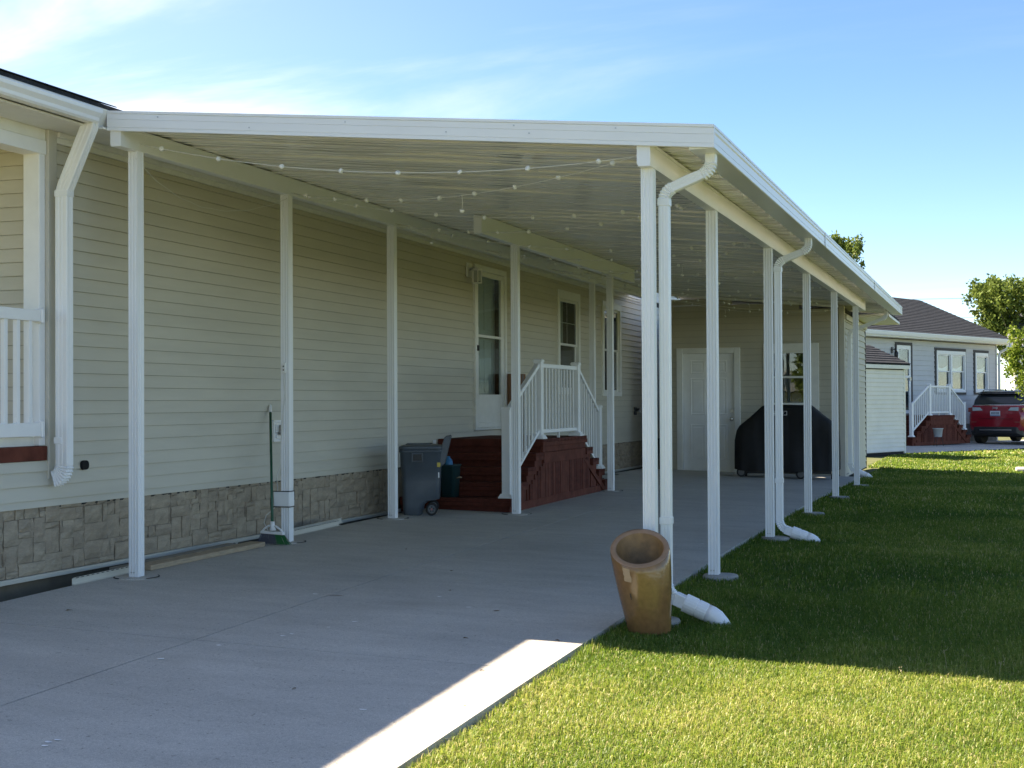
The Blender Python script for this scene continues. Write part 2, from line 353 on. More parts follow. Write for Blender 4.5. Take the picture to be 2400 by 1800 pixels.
# ------------------------------------------------------------------ siding generator
def siding(parent, axis, plane, out, a0, a1, z0, z1, expo, phase, openings, material, topfn=None, botfn=None, thick=0.019, name='siding_board', laps=False):
    """lap boards, one object per course and stretch between openings"""
    k = math.floor((z0 - phase) / expo)
    while phase + k * expo < z1 - 0.01:
        zb = max(phase + k * expo, z0); zt = min(phase + (k + 1) * expo, z1); k += 1
        if zt - zb < 0.012: continue
        segs = [(a0, a1)]; extra = []
        if topfn: segs = [(a0, min(a1, topfn(zt)))]
        for (o0, o1, oz0, oz1) in openings:
            if oz1 <= zb + 0.02 or oz0 >= zt - 0.02: continue
            new = []
            for (s0, s1) in segs:
                if o0 > s0: new.append((s0, min(s1, o0)))
                if o1 < s1: new.append((max(s0, o1), s1))
            segs = new
            if oz1 < zt - 0.012: extra.append((max(o0, a0), min(o1, a1), oz1, zt))
            if oz0 > zb + 0.012: extra.append((max(o0, a0), min(o1, a1), zb, oz0))
        t0, t1 = thick, thick * 0.3
        if laps:
            new = []
            for (s0, s1) in segs:
                while s1 - s0 > 4.2:
                    c = s0 + random.uniform(1.6, 3.9); new.append((s0, c - 0.0008)); s0 = c + 0.0008
                new.append((s0, s1))
            segs = new
        for (s0, s1, zb, zt) in [(p, q, zb, zt) for p, q in segs] + extra:
            if s1 - s0 < 0.02: continue
            g_ = 0.0016 if zt - zb > 0.05 else 0.0
            poly = [(plane, zb), (plane + out * t0, zb), (plane + out * t0, zb + 0.004), (plane + out * t1, zt - g_), (plane, zt - g_)]
            m = MB()
            if axis == 'y': m.prism(poly, 'y', s0, s1)
            else: m.prism([(p, z) for p, z in poly], 'x', s0, s1)
            m.build(name, material, parent)

def window_unit(parent, axis, plane, out, a0, a1, z0, z1, trim, sash_z, name='window', mt=None, curtain=None, room=True, side=0.05, trim_top=None, muntin=False):
    """double-hung window: casing > sashes, panes, curtain; plane = siding plane, out = outward sign"""
    mt = mt or M_TRIMW
    def bx(m, n0, n1, p0, p1, q0, q1):
        lo, hi = sorted((plane + out * n0, plane + out * n1))
        return m.box(lo, hi, p0, p1, q0, q1) if axis == 'y' else m.box(p0, p1, lo, hi, q0, q1)
    tt = trim if trim_top is None else trim_top
    m = MB()
    for (p0, p1, q0, q1) in ((a0, a0 + trim, z0, z1), (a1 - trim, a1, z0, z1), (a0 + trim, a1 - trim, z0, z0 + trim * 0.7), (a0 + trim, a1 - trim, z1 - tt, z1)): bx(m, -0.02, 0.035, p0, p1, q0, q1)
    w = m.build(name, mt, parent, bevel=0.004)
    b0, b1, c0, c1 = a0 + trim, a1 - trim, z0 + trim * 0.7, z1 - tt
    for (q0, q1, n0) in ((sash_z - 0.02, c1, -0.015), (c0, sash_z + 0.015, -0.035)):
        m = MB()
        for (p0, p1, r0, r1) in ((b0, b0 + side, q0, q1), (b1 - side, b1, q0, q1), (b0 + side, b1 - side, q0, q0 + 0.035), (b0 + side, b1 - side, q1 - 0.035, q1)): bx(m, n0, n0 + 0.022, p0, p1, r0, r1)
        m.build('sash', mt, w, bevel=0.003)
        g = MB(); bx(g, n0 + 0.008, n0 + 0.012, b0 + side - 0.004, b1 - side + 0.004, q0 + 0.031, q1 - 0.031); g.build('pane', M_GLASS, w)
        if muntin and q0 > sash_z - 0.03:
            mm = MB(); bx(mm, n0 + 0.002, n0 + 0.006, (b0 + b1) / 2 - 0.006, (b0 + b1) / 2 + 0.006, q0 + 0.035, q1 - 0.035); bx(mm, n0 + 0.001, n0 + 0.005, b0 + side, b1 - side, (q0 + q1) / 2 - 0.006, (q0 + q1) / 2 + 0.006); mm.build('muntin', mt, w)
    if curtain:
        for (p0, p1, q0, q1, cm) in curtain:
            m = MB(); n = max(6, int((p1 - p0) / 0.02)); top = []; 
            pts = [(p0 + (p1 - p0) * i / n, -0.10 + 0.016 * math.sin(i * 1.9) + 0.008 * math.sin(i * 0.7)) for i in range(n + 1)]
            for (pp, dn) in pts:
                for q in (q0 + 0.01 * math.sin(pp * 31), q1): m.v.append((plane + out * dn, pp, q) if axis == 'y' else (pp, plane + out * dn, q))
            m.f = [(2 * i, 2 * i + 2, 2 * i + 3, 2 * i + 1) for i in range(n)]; m.sm = [True] * n
            m.build('curtain', cm, w, recalc=False)
    if room:
        m = MB()
        for (n0, n1, p0, p1, q0, q1) in ((-0.62, -0.60, a0 + 0.01, a1 - 0.01, z0 + 0.01, z1 - 0.01), (-0.60, -0.05, a0 + 0.01, a0 + 0.02, z0 + 0.01, z1 - 0.01), (-0.60, -0.05, a1 - 0.02, a1 - 0.01, z0 + 0.01, z1 - 0.01), (-0.60, -0.05, a0 + 0.02, a1 - 0.02, z0 + 0.01, z0 + 0.02), (-0.60, -0.05, a0 + 0.02, a1 - 0.02, z1 - 0.02, z1 - 0.01)): bx(m, n0, n1, p0, p1, q0, q1)
        m.build('window_recess', M_ROOM, w)
    return w

# ------------------------------------------------------------------ the house
WX = -0.45
house = thing('house', (-2.6, 8, 0), 'long beige lap-sided house with stone skirting along the carport', 'house')
HY0, HY1 = -0.36, 24.0
DOOR = (7.90, 9.09, 0.868, 2.94); WIN1 = (11.43, 12.60, 1.33, 2.888); WIN2 = (13.92, 15.13, 1.31, 2.885)
wall = MB().box(-5.2, WX - 0.66, HY0 + 0.045, HY1, 0.3, 3.1).box(WX - 0.66, WX, HY0 + 0.045, 7.92, 0.5, 3.1).box(WX - 0.66, WX, 9.07, 11.45, 0.5, 3.1).box(WX - 0.66, WX, 12.58, 13.94, 0.5, 3.1).box(WX - 0.66, WX, 15.11, HY1, 0.5, 3.1)\
    .box(WX - 0.66, WX, 7.92, 9.07, 0.5, 0.89).box(WX - 0.66, WX, 7.92, 9.07, 2.92, 3.1).box(WX - 0.66, WX, 11.45, 12.58, 0.5, 1.35).box(WX - 0.66, WX, 11.45, 12.58, 2.87, 3.1).box(WX - 0.66, WX, 13.94, 15.11, 0.5, 1.33).box(WX - 0.66, WX, 13.94, 15.11, 2.87, 3.1).build('wall', M_DARK, house, recalc=True)
siding(wall, 'y', WX, 1, HY0 + 0.02, 19.0, 0.514, 3.02, 0.0965, 0.5635, [DOOR, WIN1, WIN2], M_SIDING)
# porch side below the deck: boards run on towards the street
siding(wall, 'y', WX, 1, -3.4, HY0 + 0.02, 0.514, 0.83, 0.0965, 0.5635, [], M_SIDING)
# stone-look skirting, each stone its own piece
skirt = MB().box(-5.1, WX - 0.035, -3.3, HY1, -0.1, 0.52).build('skirting', M_MORTAR, house)
def stones(y0, y1, zlo, zhi, cy=0.031, cz=0.042, join=False):
    jb = MB() if join else None; ny = int((y1 - y0) / cy); nzr = int(round((zhi - zlo) / cz)); czz = (zhi - zlo) / nzr
    occ = np.zeros((ny, nzr), bool)
    for j in range(nzr):
        for i in range(ny):
            if occ[i, j]: continue
            w = random.choice((3, 4, 5, 5, 6, 6, 7, 8, 9)); h = random.choice((1, 2, 2, 3, 3, 3, 4))
            if w > 7: h = min(h, 3)
            if h == 4: w = min(w, 5)
            k = 0
            while k < w and i + k < ny and not occ[i + k, j]: k += 1
            w = k; h = min(h, nzr - j)
            while h > 1 and occ[i:i + w, j:j + h].any(): h -= 1
            occ[i:i + w, j:j + h] = True
            a0 = y0 + i * cy + 0.0028; a1 = y0 + (i + w) * cy - 0.0028; b0 = zlo + j * czz + 0.0012; b1 = zlo + (j + h) * czz - 0.0012
            jt = lambda s: random.uniform(-s, s)
            gx = min(4, max(2, w // 2 + 1)); gz = 3; m = MB(); d0 = 0.022 + jt(0.004); tl = jt(0.006)
            vs = []
            for q in range(gz + 1):
                for p in range(gx + 1):
                    e = (p in (0, gx)) or (q in (0, gz))
                    yy = a0 + (a1 - a0) * p / gx; zz = b0 + (b1 - b0) * q / gz
                    if not e: yy += jt(0.006); zz += jt(0.006)
                    else:
                        yy += jt(0.004) if p not in (0, gx) else jt(0.0035)
                    dd = d0 + (0.010 if not e else 0) + jt(0.004) + tl * (p / gx - 0.5)
                    vs.append((WX - 0.024 + dd, yy, min(max(zz, zlo), zhi)))
            fs = [(q * (gx + 1) + p, q * (gx + 1) + p + 1, (q + 1) * (gx + 1) + p + 1, (q + 1) * (gx + 1) + p) for q in range(gz) for p in range(gx)]
            m.add(vs, fs, False)
            per = [p for p in range(gx + 1)] + [(q) * (gx + 1) + gx for q in range(1, gz + 1)] + [gz * (gx + 1) + p for p in range(gx - 1, -1, -1)] + [q * (gx + 1) for q in range(gz - 1, 0, -1)]
            n = len(per); m.add([vs[k] for k in per] + [(WX - 0.036, vs[k][1], vs[k][2]) for k in per], [(k, (k + 1) % n, n + (k + 1) % n, n + k) for k in range(n)])
            if join: jb.add(m.v, m.f)
            else: m.build('stone', random.choice(M_STONES), skirt, recalc=False)
    if join: tag(jb.build('stone_facing', M_STONES[0], skirt, recalc=False), kind='stuff')
    print('stones', sum(1 for o in skirt.children))
stones(-1.0, 5.45, 0.062, 0.529)
stones(10.6, 17.2, 0.062, 0.529, join=True)
def tilt_strip(name, x0, x1, y0, y1, zf0, zf1, m, parent, n=8, bevel=0.0):
    rr = []
    for i in range(n + 1):
        y = y0 + (y1 - y0) * i / n; rr.append([(x0, y, zf0(y)), (x1, y, zf0(y)), (x1, y, zf1(y)), (x0, y, zf1(y))])
    b = MB(); b.rings(rr, True, False); return b.build(name, m, parent, bevel=bevel)
tilt_strip('skirting_trim', WX - 0.02, WX + 0.016, -3.3, 17.2, lambda y: 0.026, lambda y: 0.060, M_TAUPE, house, bevel=0.003)
# corner board at the porch, frieze, soffit
MB().box(-0.492, WX + 0.026, HY0 - 0.045, HY0 + 0.045, 0.70, 3.10).build('corner_board', M_TAUPE, house, bevel=0.004)
MB().box(WX - 0.005, WX + 0.021, HY0 + 0.05, 17.6, 3.022, 3.095).build('frieze_board', M_TRIMW, house, bevel=0.003)
MB().box(WX - 0.02, -0.06, -0.30, 15.6, 3.098, 3.112).build('soffit', M_TRIMW, house)
MB().box(WX + 0.021, WX + 0.045, HY0 + 0.05, 17.6, 3.06, 3.097).build('soffit_channel', M_TRIMW, house, bevel=0.003)
# roof of the house: low gable, eave just above the carport roof
rf = MB(); rf.prism([(-0.045, 3.232), (-0.045, 3.262), (-2.7, 4.13), (-5.4, 3.262), (-5.4, 3.232), (-2.7, 4.10)], 'y', -3.7, 15.6); rf.prism([(-0.40, 3.348), (-0.40, 3.378), (-2.7, 4.13), (-5.4, 3.262), (-5.4, 3.232), (-2.7, 4.10)], 'y', 15.6, HY1 + 0.3)
roof = rf.build('roof', M_SHINGLE, house)
MB().prism([(-0.045, 3.232), (-2.7, 4.098), (-5.4, 3.232), (-5.4, 3.115), (-0.10, 3.115)], 'y', -3.65, 15.58).prism([(-0.44, 3.33), (-2.7, 4.098), (-5.4, 3.232), (-5.4, 3.115), (-0.44, 3.115)], 'y', 15.58, HY1 + 0.25).build('roof_deck', M_TRIMW, house)
for k in range(14):   # a row of shingle tabs at the eave by the porch
    y0 = -3.68 + 0.25 * k
    MB().prism([(-0.03, 3.262), (-0.03, 3.269), (-0.19, 3.322), (-0.19, 3.313)], 'y', y0 + 0.004, y0 + 0.246).build('shingle', M_SHINGLE, roof)
# eave gutter over the porch
gp = [(-0.12, 3.115), (-0.035, 3.115), (-0.022, 3.128), (-0.018, 3.150), (0.006, 3.178), (0.010, 3.200), (0.004, 3.207), (-0.004, 3.200), (-0.012, 3.182), (-0.034, 3.155), (-0.040, 3.123), (-0.112, 3.123), (-0.112, 3.225), (-0.12, 3.225)]
gut = MB().prism(gp, 'y', -3.6, -0.40).build('gutter', M_WHITE, house)
MB().prism([(-0.118, 3.117), (-0.037, 3.117), (-0.024, 3.13), (-0.02, 3.151), (0.005, 3.179), (0.009, 3.199), (-0.118, 3.20)], 'y', -0.402, -0.398).build('end_cap', M_WHITE, gut)
MB().box(-0.50, -0.12, -3.6, -0.30, 3.100, 3.113).build('porch_soffit', M_TRIMW, house)
# gutter downspout at the corner
def rect_prof(g=0.12):
    p = []
    for (ax, ay, bx, by) in ((-1, -1, 1, -1), (1, -1, 1, 1), (1, 1, -1, 1), (-1, 1, -1, -1)):
        nx, ny = -(by - ay), (bx - ax); k = 0.5 * g
        for t, dn in ((0.06, 0), (0.28, 0), (0.32, 1), (0.44, 1), (0.48, 0), (0.56, 0), (0.60, 1), (0.72, 1), (0.76, 0), (0.94, 0)):
            p.append((ax + (bx - ax) * t + nx * k * dn * 0.5, ay + (by - ay) * t + ny * k * dn * 0.5))
    return p
def downspout(name, parent, pts, w=0.076, h=0.058, side=(0, 1, 0), elbows=(), straps=(), m=None):
    """pts: polyline already carrying its curves; elbows: index ranges that are corrugated"""
    m = m or M_WHITE; sc = [1.0] * len(pts)
    for (a, b) in elbows:
        for k in range(a, b + 1): sc[k] = 1.12 if k % 2 else 0.93
    d = MB().sweep(pts, side, w, h, sc, rect_prof()).build(name, m, parent)
    for (c, hw, hh) in straps:
        MB().frame(c[0] - hh, c[0] + hh, c[2] - 0.022, c[2] + 0.022, 0.004, c[1] - hw, c[1] + hw, axis='x').build('strap', m, d, bevel=0.002) if False else MB().box(c[0] - hh, c[0] + hh, c[1] - hw, c[1] + hw, c[2] - 0.022, c[2] + 0.022).build('strap', m, d, bevel=0.003)
    return d
yd = -0.375
xd_ = -0.322
pts = [(-0.085, yd - 0.03, 3.14), (-0.10, yd - 0.02, 3.10), (xd_ + 0.013, yd, 2.70), (xd_, yd, 2.66), (xd_, yd, 2.60), (xd_, yd, 2.0), (xd_, yd, 0.88)] + [(xd_ - 0.085 + 0.085 * math.cos(a), yd - 0.0, 0.80 - 0.10 * math.sin(a)) for a in np.linspace(0, 1.35, 17)]
downspout('downspout', house, pts, 0.07, 0.10, elbows=((8, 23),), straps=(((xd_, yd, 2.655), 0.038, 0.053), ((xd_ - 0.027, yd, 0.965), 0.041, 0.03)))
# black oval vent cap low on the wall
vb = MB(); vb.rings([[(WX + 0.018 + d, -0.005 + 0.044 * s * (abs(math.cos(a)) ** 0.7) * (1 if math.cos(a) > 0 else -1), 0.780 + 0.034 * s * (abs(math.sin(a)) ** 0.7) * (1 if math.sin(a) > 0 else -1)) for a in np.linspace(0, 2 * math.pi, 20, endpoint=False)] for d, s in ((0, 1), (0.012, 1), (0.018, 0.85))])
vb.build('vent_cap', mat('matt_black', (0.008, 0.008, 0.008), 0.9), house)
# the porch at the near end
pw = MB().box(-5.2, -0.56, HY0 + 0.03, HY0 + 0.1, 0.5, 3.1).build('porch_wall', M_DARK, house)
siding(pw, 'x', HY0 + 0.03, -1, -3.6, -0.53, 0.93, 3.1, 0.0965, 0.5635, [], M_SIDING)
MB().box(-0.585, -0.452, -0.47, -0.407, 0.93, 3.02).build('porch_post', M_VINYL, house, bevel=0.006)
MB().box(-0.60, -0.448, -3.5, -0.407, 3.02, 3.10).build('porch_beam_cap', M_TRIMW, house, bevel=0.004)
MB().box(-0.592, -0.440, -3.5, -0.408, 2.925, 3.019).build('porch_beam', M_VINYL, house, bevel=0.004)
MB().box(-0.52, -0.43, -3.5, -0.415, 0.83, 0.928).build('porch_rim_board', M_RED2, house, bevel=0.004)
for k in range(4): MB().box(-1.10 + 0.145 * k, -0.962 + 0.145 * k, -3.5, -0.34, 0.895, 0.927).build('porch_deck_board', M_RED, house, bevel=0.003)
pr = MB().box(-0.475, -0.425, -3.4, -0.49, 1.775, 1.853).build('porch_railing', M_VINYL, house, bevel=0.005)
MB().box(-0.475, -0.425, -3.4, -0.49, 0.995, 1.088).build('bottom_rail', M_VINYL, pr, bevel=0.005)
for z0, z1 in ((1.765, 1.865), (0.985, 1.098)): MB().box(-0.485, -0.415, -0.489, -0.455, z0, z1).build('rail_bracket', M_VINYL, pr, bevel=0.008)
bal = None
for k in range(22):
    y = -0.585 - 0.125 * k
    if bal is None: bal = MB().box(-0.467, -0.433, y - 0.017, y + 0.017, 1.087, 1.776).build('baluster', M_VINYL, pr, bevel=0.003)
    else: inst(bal, (-0.45, y, (1.087 + 1.776) / 2), pr)
MB().box(-0.54, -0.50, -3.4, -0.40, 0.93, 0.99).build('porch_toe_board', M_TRIMW, house)

# entry storm door
dx = WX
dr = MB().frame(DOOR[0], DOOR[1], DOOR[2], DOOR[3], 0.055, dx - 0.02, dx + 0.045, tb=0.03, tt=0.07).build('door', M_TRIMW, house, bevel=0.005)
d0, d1 = 7.958, 9.032
MB().frame(d0, d1, 0.90, 2.868, 0.11, dx - 0.012, dx + 0.022, tb=0.06, tt=0.062).box(dx - 0.0115, dx + 0.0215, d0 + 0.11, d1 - 0.11, 2.036, 2.07).box(dx - 0.0105, dx + 0.0105, d0 + 0.11, d1 - 0.11, 0.96, 1.316).build('storm_frame', M_TRIMW, dr, bevel=0.004)
MB().box(dx + 0.0, dx + 0.005, d0 + 0.108, d1 - 0.108, 2.068, 2.808).build('pane', M_GLASS, dr); MB().box(dx + 0.0, dx + 0.005, d0 + 0.108, d1 - 0.108, 1.312, 2.038).build('pane', M_GLASS, dr)
MB().box(dx - 0.14, dx - 0.10, d0 + 0.02, d1 - 0.02, 0.90, 2.86).build('inner_door', mat('inner_door', (0.60, 0.58, 0.53), 0.5), dr, bevel=0.004)
for (a, b, c, e) in ((8.10, 8.42, 2.15, 2.75), (8.58, 8.90, 2.15, 2.75), (8.10, 8.42, 1.35, 2.02), (8.58, 8.90, 1.35, 2.02)):
    MB().frame(a, b, c, e, 0.03, dx - 0.101, dx - 0.088).build('door_panel', MATS['inner_door'], dr, bevel=0.004)
MB().box(dx + 0.022, dx + 0.05, 8.005, 8.035, 1.86, 1.93).build('handle', M_BLACK, dr, bevel=0.006)
MB().box(dx - 0.6, dx - 0.15, 7.93, 7.94, 0.9, 2.9).build('jamb', M_ROOM, dr)
window_unit(house, 'y', WX, 1, *WIN1, 0.10, 2.085, curtain=((11.60, 12.05, 2.1, 2.78, M_CURT),), muntin=True, trim_top=0.13)
window_unit(house, 'y', WX, 1, *WIN2, 0.10, 2.085, curtain=((14.1, 14.5, 2.12, 2.78, M_CURT),), trim_top=0.115)
# coach lamp beside the door
lm = MB().box(WX + 0.018, WX + 0.036, 7.645, 7.82, 2.755, 2.93).build('wall_lamp', M_TRIMW, house, bevel=0.004)
MB().tube([(WX + 0.03, 7.73, 2.84), (WX + 0.09, 7.73, 2.88), (WX + 0.13, 7.73, 2.84)], 0.012, 8).build('arm', M_STEEL, lm)
MB().prism([(0.055 * math.cos(R(60 * k)) + WX + 0.13, 7.73 + 0.055 * math.sin(R(60 * k))) for k in range(6)], 'z', 2.70, 2.83).build('lantern_glass', mat('lantern_glass', (0.45, 0.46, 0.42), 0.15), lm)
for k in range(6):
    a = R(60 * k); MB().box(WX + 0.13 + 0.058 * math.cos(a) - 0.005, WX + 0.13 + 0.058 * math.cos(a) + 0.005, 7.73 + 0.058 * math.sin(a) - 0.005, 7.73 + 0.058 * math.sin(a) + 0.005, 2.685, 2.835).build('lantern_bar', M_TRIMW, lm)
MB().lathe([(0.068, 0), (0.07, 0.012), (0.03, 0.03), (0.012, 0.05)], (WX + 0.13, 7.73, 2.835), 6, False).build('lantern_cap', M_TRIMW, lm)
MB().lathe([(0.066, 0), (0.066, 0.012)], (WX + 0.13, 7.73, 2.675), 6, False).build('lantern_base', M_TRIMW, lm)
# outlet box with cover, and a plug adapter
ob = MB().frame(2.735, 2.955, 0.868, 1.062, 0.022, WX + 0.012, WX + 0.045).box(WX + 0.011, WX + 0.025, 2.757, 2.933, 0.89, 1.04).build('outlet_box', M_VINYL, house, bevel=0.003)
MB().box(WX + 0.026, WX + 0.04, 2.79, 2.90, 0.955, 1.03).box(WX + 0.026, WX + 0.038, 2.80, 2.90, 0.90, 0.93).build('receptacle', M_VINYL, ob, bevel=0.003)
MB().box(WX + 0.041, WX + 0.10, 2.83, 2.945, 0.93, 1.02).build('plug_adapter', mat('grey_adapter', (0.32, 0.30, 0.26), 0.5), ob, bevel=0.008)
# hose bib / meter bracket far along the wall
hb = MB().box(WX + 0.01, WX + 0.03, 16.05, 16.2, 0.98, 1.12).build('hose_bib', M_BLACK, house, bevel=0.004)
MB().tube([(WX + 0.02, 16.12, 1.05), (WX + 0.10, 16.12, 1.05), (WX + 0.13, 16.12, 1.01)], 0.014, 8).build('spout', M_STEEL, hb)
MB().cyl((WX + 0.07, 16.12, 1.06), (WX + 0.07, 16.12, 1.10), 0.03, n=10).build('tap_handle', M_BLACK, hb)

# ------------------------------------------------------------------ the carport
carport = thing('carport', (1.8, 7, 0), 'white aluminium carport with fluted posts, beams and ribbed ceiling', 'carport')
def Zu(x): return 3.133 - 0.0960 * x
YF, XF, YB = -0.264, 4.144, 17.05
# ceiling pans, each one a piece
npan = 57; py = [YF + 0.03 + (YB - YF - 0.04) * i / npan for i in range(npan + 1)]
for i in range(npan):
    w = py[i + 1] - py[i]; y0 = py[i]; t = random.uniform(-0.003, 0.003); b_ = random.uniform(0.000, 0.003)
    prof = [(0.0, 0.004), (0.005, -0.0015), (0.014, -0.0015), (0.021, 0.0075), (w * 0.29, 0.0078 + t * 0.25), (w * 0.30, 0.0036), (w * 0.325, 0.0036), (w * 0.34, 0.0078 + t * 0.3), (w * 0.61, 0.0078), (w * 0.62, 0.0036), (w * 0.645, 0.0036), (w * 0.66, 0.0078 - t * 0.3), (w - 0.006, 0.0078 - t * 0.25), (w - 0.002, 0.075), (0.0, 0.075)]
    m = MB(); X0, X1 = (-0.05 if y0 < 15.69 else 0.2), 4.05; kx = [random.uniform(-0.006, 0.006) for _ in range(7)]
    m.rings([[(x, y0 + a, Zu(x) + d + (kx[q] * (0.4 + a / w) if d < 0.05 else 0)) for a, d in prof] for q, x in enumerate([X0 + (X1 - X0) * q / 6 for q in range(7)])], True, False)
    m.build('roof_panel', M_CEIL, carport)
# front fascia, three strips with fine grooves, following the roof slope
def fz(x): return 3.088 - 0.0919 * x
FH = 0.137
fp = [(0, 0), (-0.006, 0.0), (-0.006, 0.022), (-0.002, 0.024), (-0.006, 0.026), (-0.006, 0.076), (-0.002, 0.078), (-0.006, 0.080), (-0.006, 0.116), (-0.002, 0.118), (-0.010, 0.120), (-0.010, FH), (0.02, FH), (0.02, 0.12), (0.02, 0.0)]
m = MB(); m.rings([[(x, YF + a + 0.006, fz(x) + b) for a, b in fp] for x in (-0.055, 0.9, 1.9, 2.9, XF + 0.005)], True, False); m.build('front_fascia', M_WHITE, carport)
for x, zz in ((0.35, 0.1), (1.05, 0.045), (1.75, 0.098), (2.45, 0.05), (2.9, 0.1), (3.0, 0.055), (3.55, 0.1)):
    MB().cyl((x, YF - 0.004, fz(x) + zz), (x, YF + 0.004, fz(x) + zz), 0.005, n=8).build('rivet', M_STEEL, carport)
# side gutter-fascia
sp = [(0, 0), (0.006, 0.004), (0.006, 0.034), (0.002, 0.036), (0.006, 0.038), (0.006, 0.084), (0.001, 0.088), (0.008, 0.098), (0.008, 0.118), (0.003, 0.121), (0.010, 0.124), (0.010, FH + 0.002), (-0.012, FH + 0.002), (-0.012, 0.02), (-0.145, 0.02), (-0.145, 0.0)]
zs = 2.707
sg = MB().prism([(XF - 0.006 + a, zs + b) for a, b in sp], 'y', YF + 0.0265, YB).build('side_gutter', M_WHITE, carport)
MB().box(XF - 0.15, XF - 0.01, YF + 0.027, YF + 0.03, zs + 0.002, zs + FH - 0.01).build('end_cap', M_WHITE, sg)
for yy in (5.4, 11.2): MB().prism([(XF + 0.0045, zs + 0.002), (XF + 0.0075, zs + 0.002), (XF + 0.0075, zs + FH), (XF + 0.0045, zs + FH)], 'y', yy, yy + 0.06).build('gutter_joint', M_WHITE, sg)
for yy in np.arange(0.6, 16.5, 1.22): MB().box(3.965, 3.995, yy, yy + 0.03, Zu(3.98) - 0.05, Zu(3.98) + 0.0).build('gutter_hanger', M_WHITE, sg)
MB().rings([[(x, YB - 0.004, fz(x)), (x, YB + 0.01, fz(x)), (x, YB + 0.01, fz(x) + FH), (x, YB - 0.004, fz(x) + FH)] for x in (0.2, XF)], True, False).build('rear_fascia', M_WHITE, carport)
# beams
def beam(x, y0, y1, zb, xw=0.042):
    zt0 = Zu(x - xw) - 0.004; zt1 = Zu(x + xw) - 0.007
    o = MB().prism([(x - xw, zb + 0.012), (x - xw + 0.006, zb + 0.012), (x - xw + 0.006, zb), (x + xw - 0.006, zb), (x + xw - 0.006, zb), (x + xw, zb), (x + xw, zt1), (x - xw, zt0)], 'y', y0, y1).build('beam', M_WHITE, carport, bevel=0.003)
    MB().box(x + xw - 0.001, x + xw + 0.004, y0 + 0.002, y1 - 0.002, zt1 - 0.012, zt1 + 0.006).build('beam_cap_strip', M_WHITE, o)
    return o
beam(0.0, -0.245, 15.6, 2.983); beam(0.9375, 4.37, 10.48, 2.858); beam(3.714, -0.235, 14.3, 2.6265)
# posts
PW = 0.0762
def post_poly(x, y, w):
    h = w / 2; p = []
    for (ax, ay, bx, by) in ((-1, -1, 1, -1), (1, -1, 1, 1), (1, 1, -1, 1), (-1, 1, -1, -1)):
        nx, ny = -(by - ay) / 2, (bx - ax) / 2
        for t, dn in ((0.0, 0), (0.10, 0), (0.14, 1), (0.26, 1), (0.30, 0), (0.38, 0), (0.42, 1), (0.58, 1), (0.62, 0), (0.70, 0), (0.74, 1), (0.86, 1), (0.90, 0)):
            p.append((x + h * (ax + (bx - ax) * t) + nx * dn * 0.0055, y + h * (ay + (by - ay) * t) + ny * dn * 0.0055))
    return p
L_P = [(0, 0.0), (0, 2.2204), (0, 4.4299), (0, 11.80)]; M_P = [(0.9375, 5.4998), (0.9375, 9.3219)]
R_P = [(3.714, y) for y in (-0.1128, 1.9028, 4.621, 7.3921, 10.1792, 13.0905)]
post_of = {}
bolt = None
for k, (lst, zt) in enumerate(((L_P, 2.984), (M_P, 2.859), (R_P, 2.6275))):
    for j, (x, y) in enumerate(lst):
        zb = G(x, y) - (0.0 if k < 2 else 0.004)
        po = MB().prism(post_poly(x, y, PW), 'z', zb, zt).build('post', M_WHITE, carport); post_of[(k, j)] = po
        if k < 2:
            MB().cyl((x, y, zb - 0.02), (x, y, zb + 0.0045), 0.150, n=36).build('footing', M_CONC, po)
            for a0, a1 in ((-0.6, 0.9), (2.6, 4.4)):
                a0 += random.uniform(-.3, .3)
                rr = [[(x + r * math.cos(a), y + r * math.sin(a), zb + z) for r, z in ((0.149, 0.001), (0.158, 0.001), (0.158, 0.0062), (0.149, 0.0062))] for a in np.linspace(a0, a1, 16)]
                MB().rings(rr, True, False).build('footing_joint', M_DIRT, po)
        else:
            cx_ = x + 0.045
            MB().lathe([(0.128, -0.15), (0.133, -0.012), (0.124, 0.002), (0.08, 0.004)], (cx_, y + 0.01, zb), 30).build('footing', M_CONC2, po)
        for dx_ in (-0.010, 0.010):
            c = (x + dx_ - 0.006, y - PW / 2 - 0.001, zb + 0.035)
            if bolt is None: bolt = MB().cyl((c[0], c[1] - 0.003, c[2]), (c[0], c[1] + 0.003, c[2]), 0.0055, n=8).build('bolt', M_STEEL, po)
            else: inst(bolt, c, po)

# carport downspouts with corrugated elbows, each to a white drain fitting in the grass
def spout_path(y, xo, zo, xv, zc, z_end, dirout):
    p = [(xo, y, zo), (xo, y, zo - 0.05)]
    a = 0.085; n = 10
    d = math.atan2(0.115, 0.30)
    e0 = len(p)
    p += [(xo - a + a * math.cos(t), y, zo - 0.05 - a * math.sin(t)) for t in np.linspace(0.1, math.pi / 2 - d, n + 3)]
    e1 = len(p) - 1
    q = p[-1]; xe = xv + a * (1 - math.sin(d)) ; 
    zz = q[2] - (q[0] - xe) * math.tan(d); p.append(((q[0] + xe) / 2, y, (q[2] + zz) / 2))
    f0 = len(p)
    p += [(xv + a - a * math.cos(t), y, zz - a * math.cos(d) + a * math.sin(t)) for t in np.linspace(math.pi / 2 - d, 0, n + 3)]
    f1 = len(p) - 1
    zv = p[-1][2]; p += [(xv, y, zv - 0.05), (xv, y, (zv + z_end) / 2), (xv, y, z_end + 0.14)]
    h0 = len(p)
    b = 0.10
    p += [(xv + b - b * math.cos(t), y, z_end + 0.14 - b * math.sin(t)) for t in np.linspace(0.08, R(62), 13)]
    h1 = len(p) - 1
    return p, ((e0, e1), (f0, f1), (h0, h1)), zv
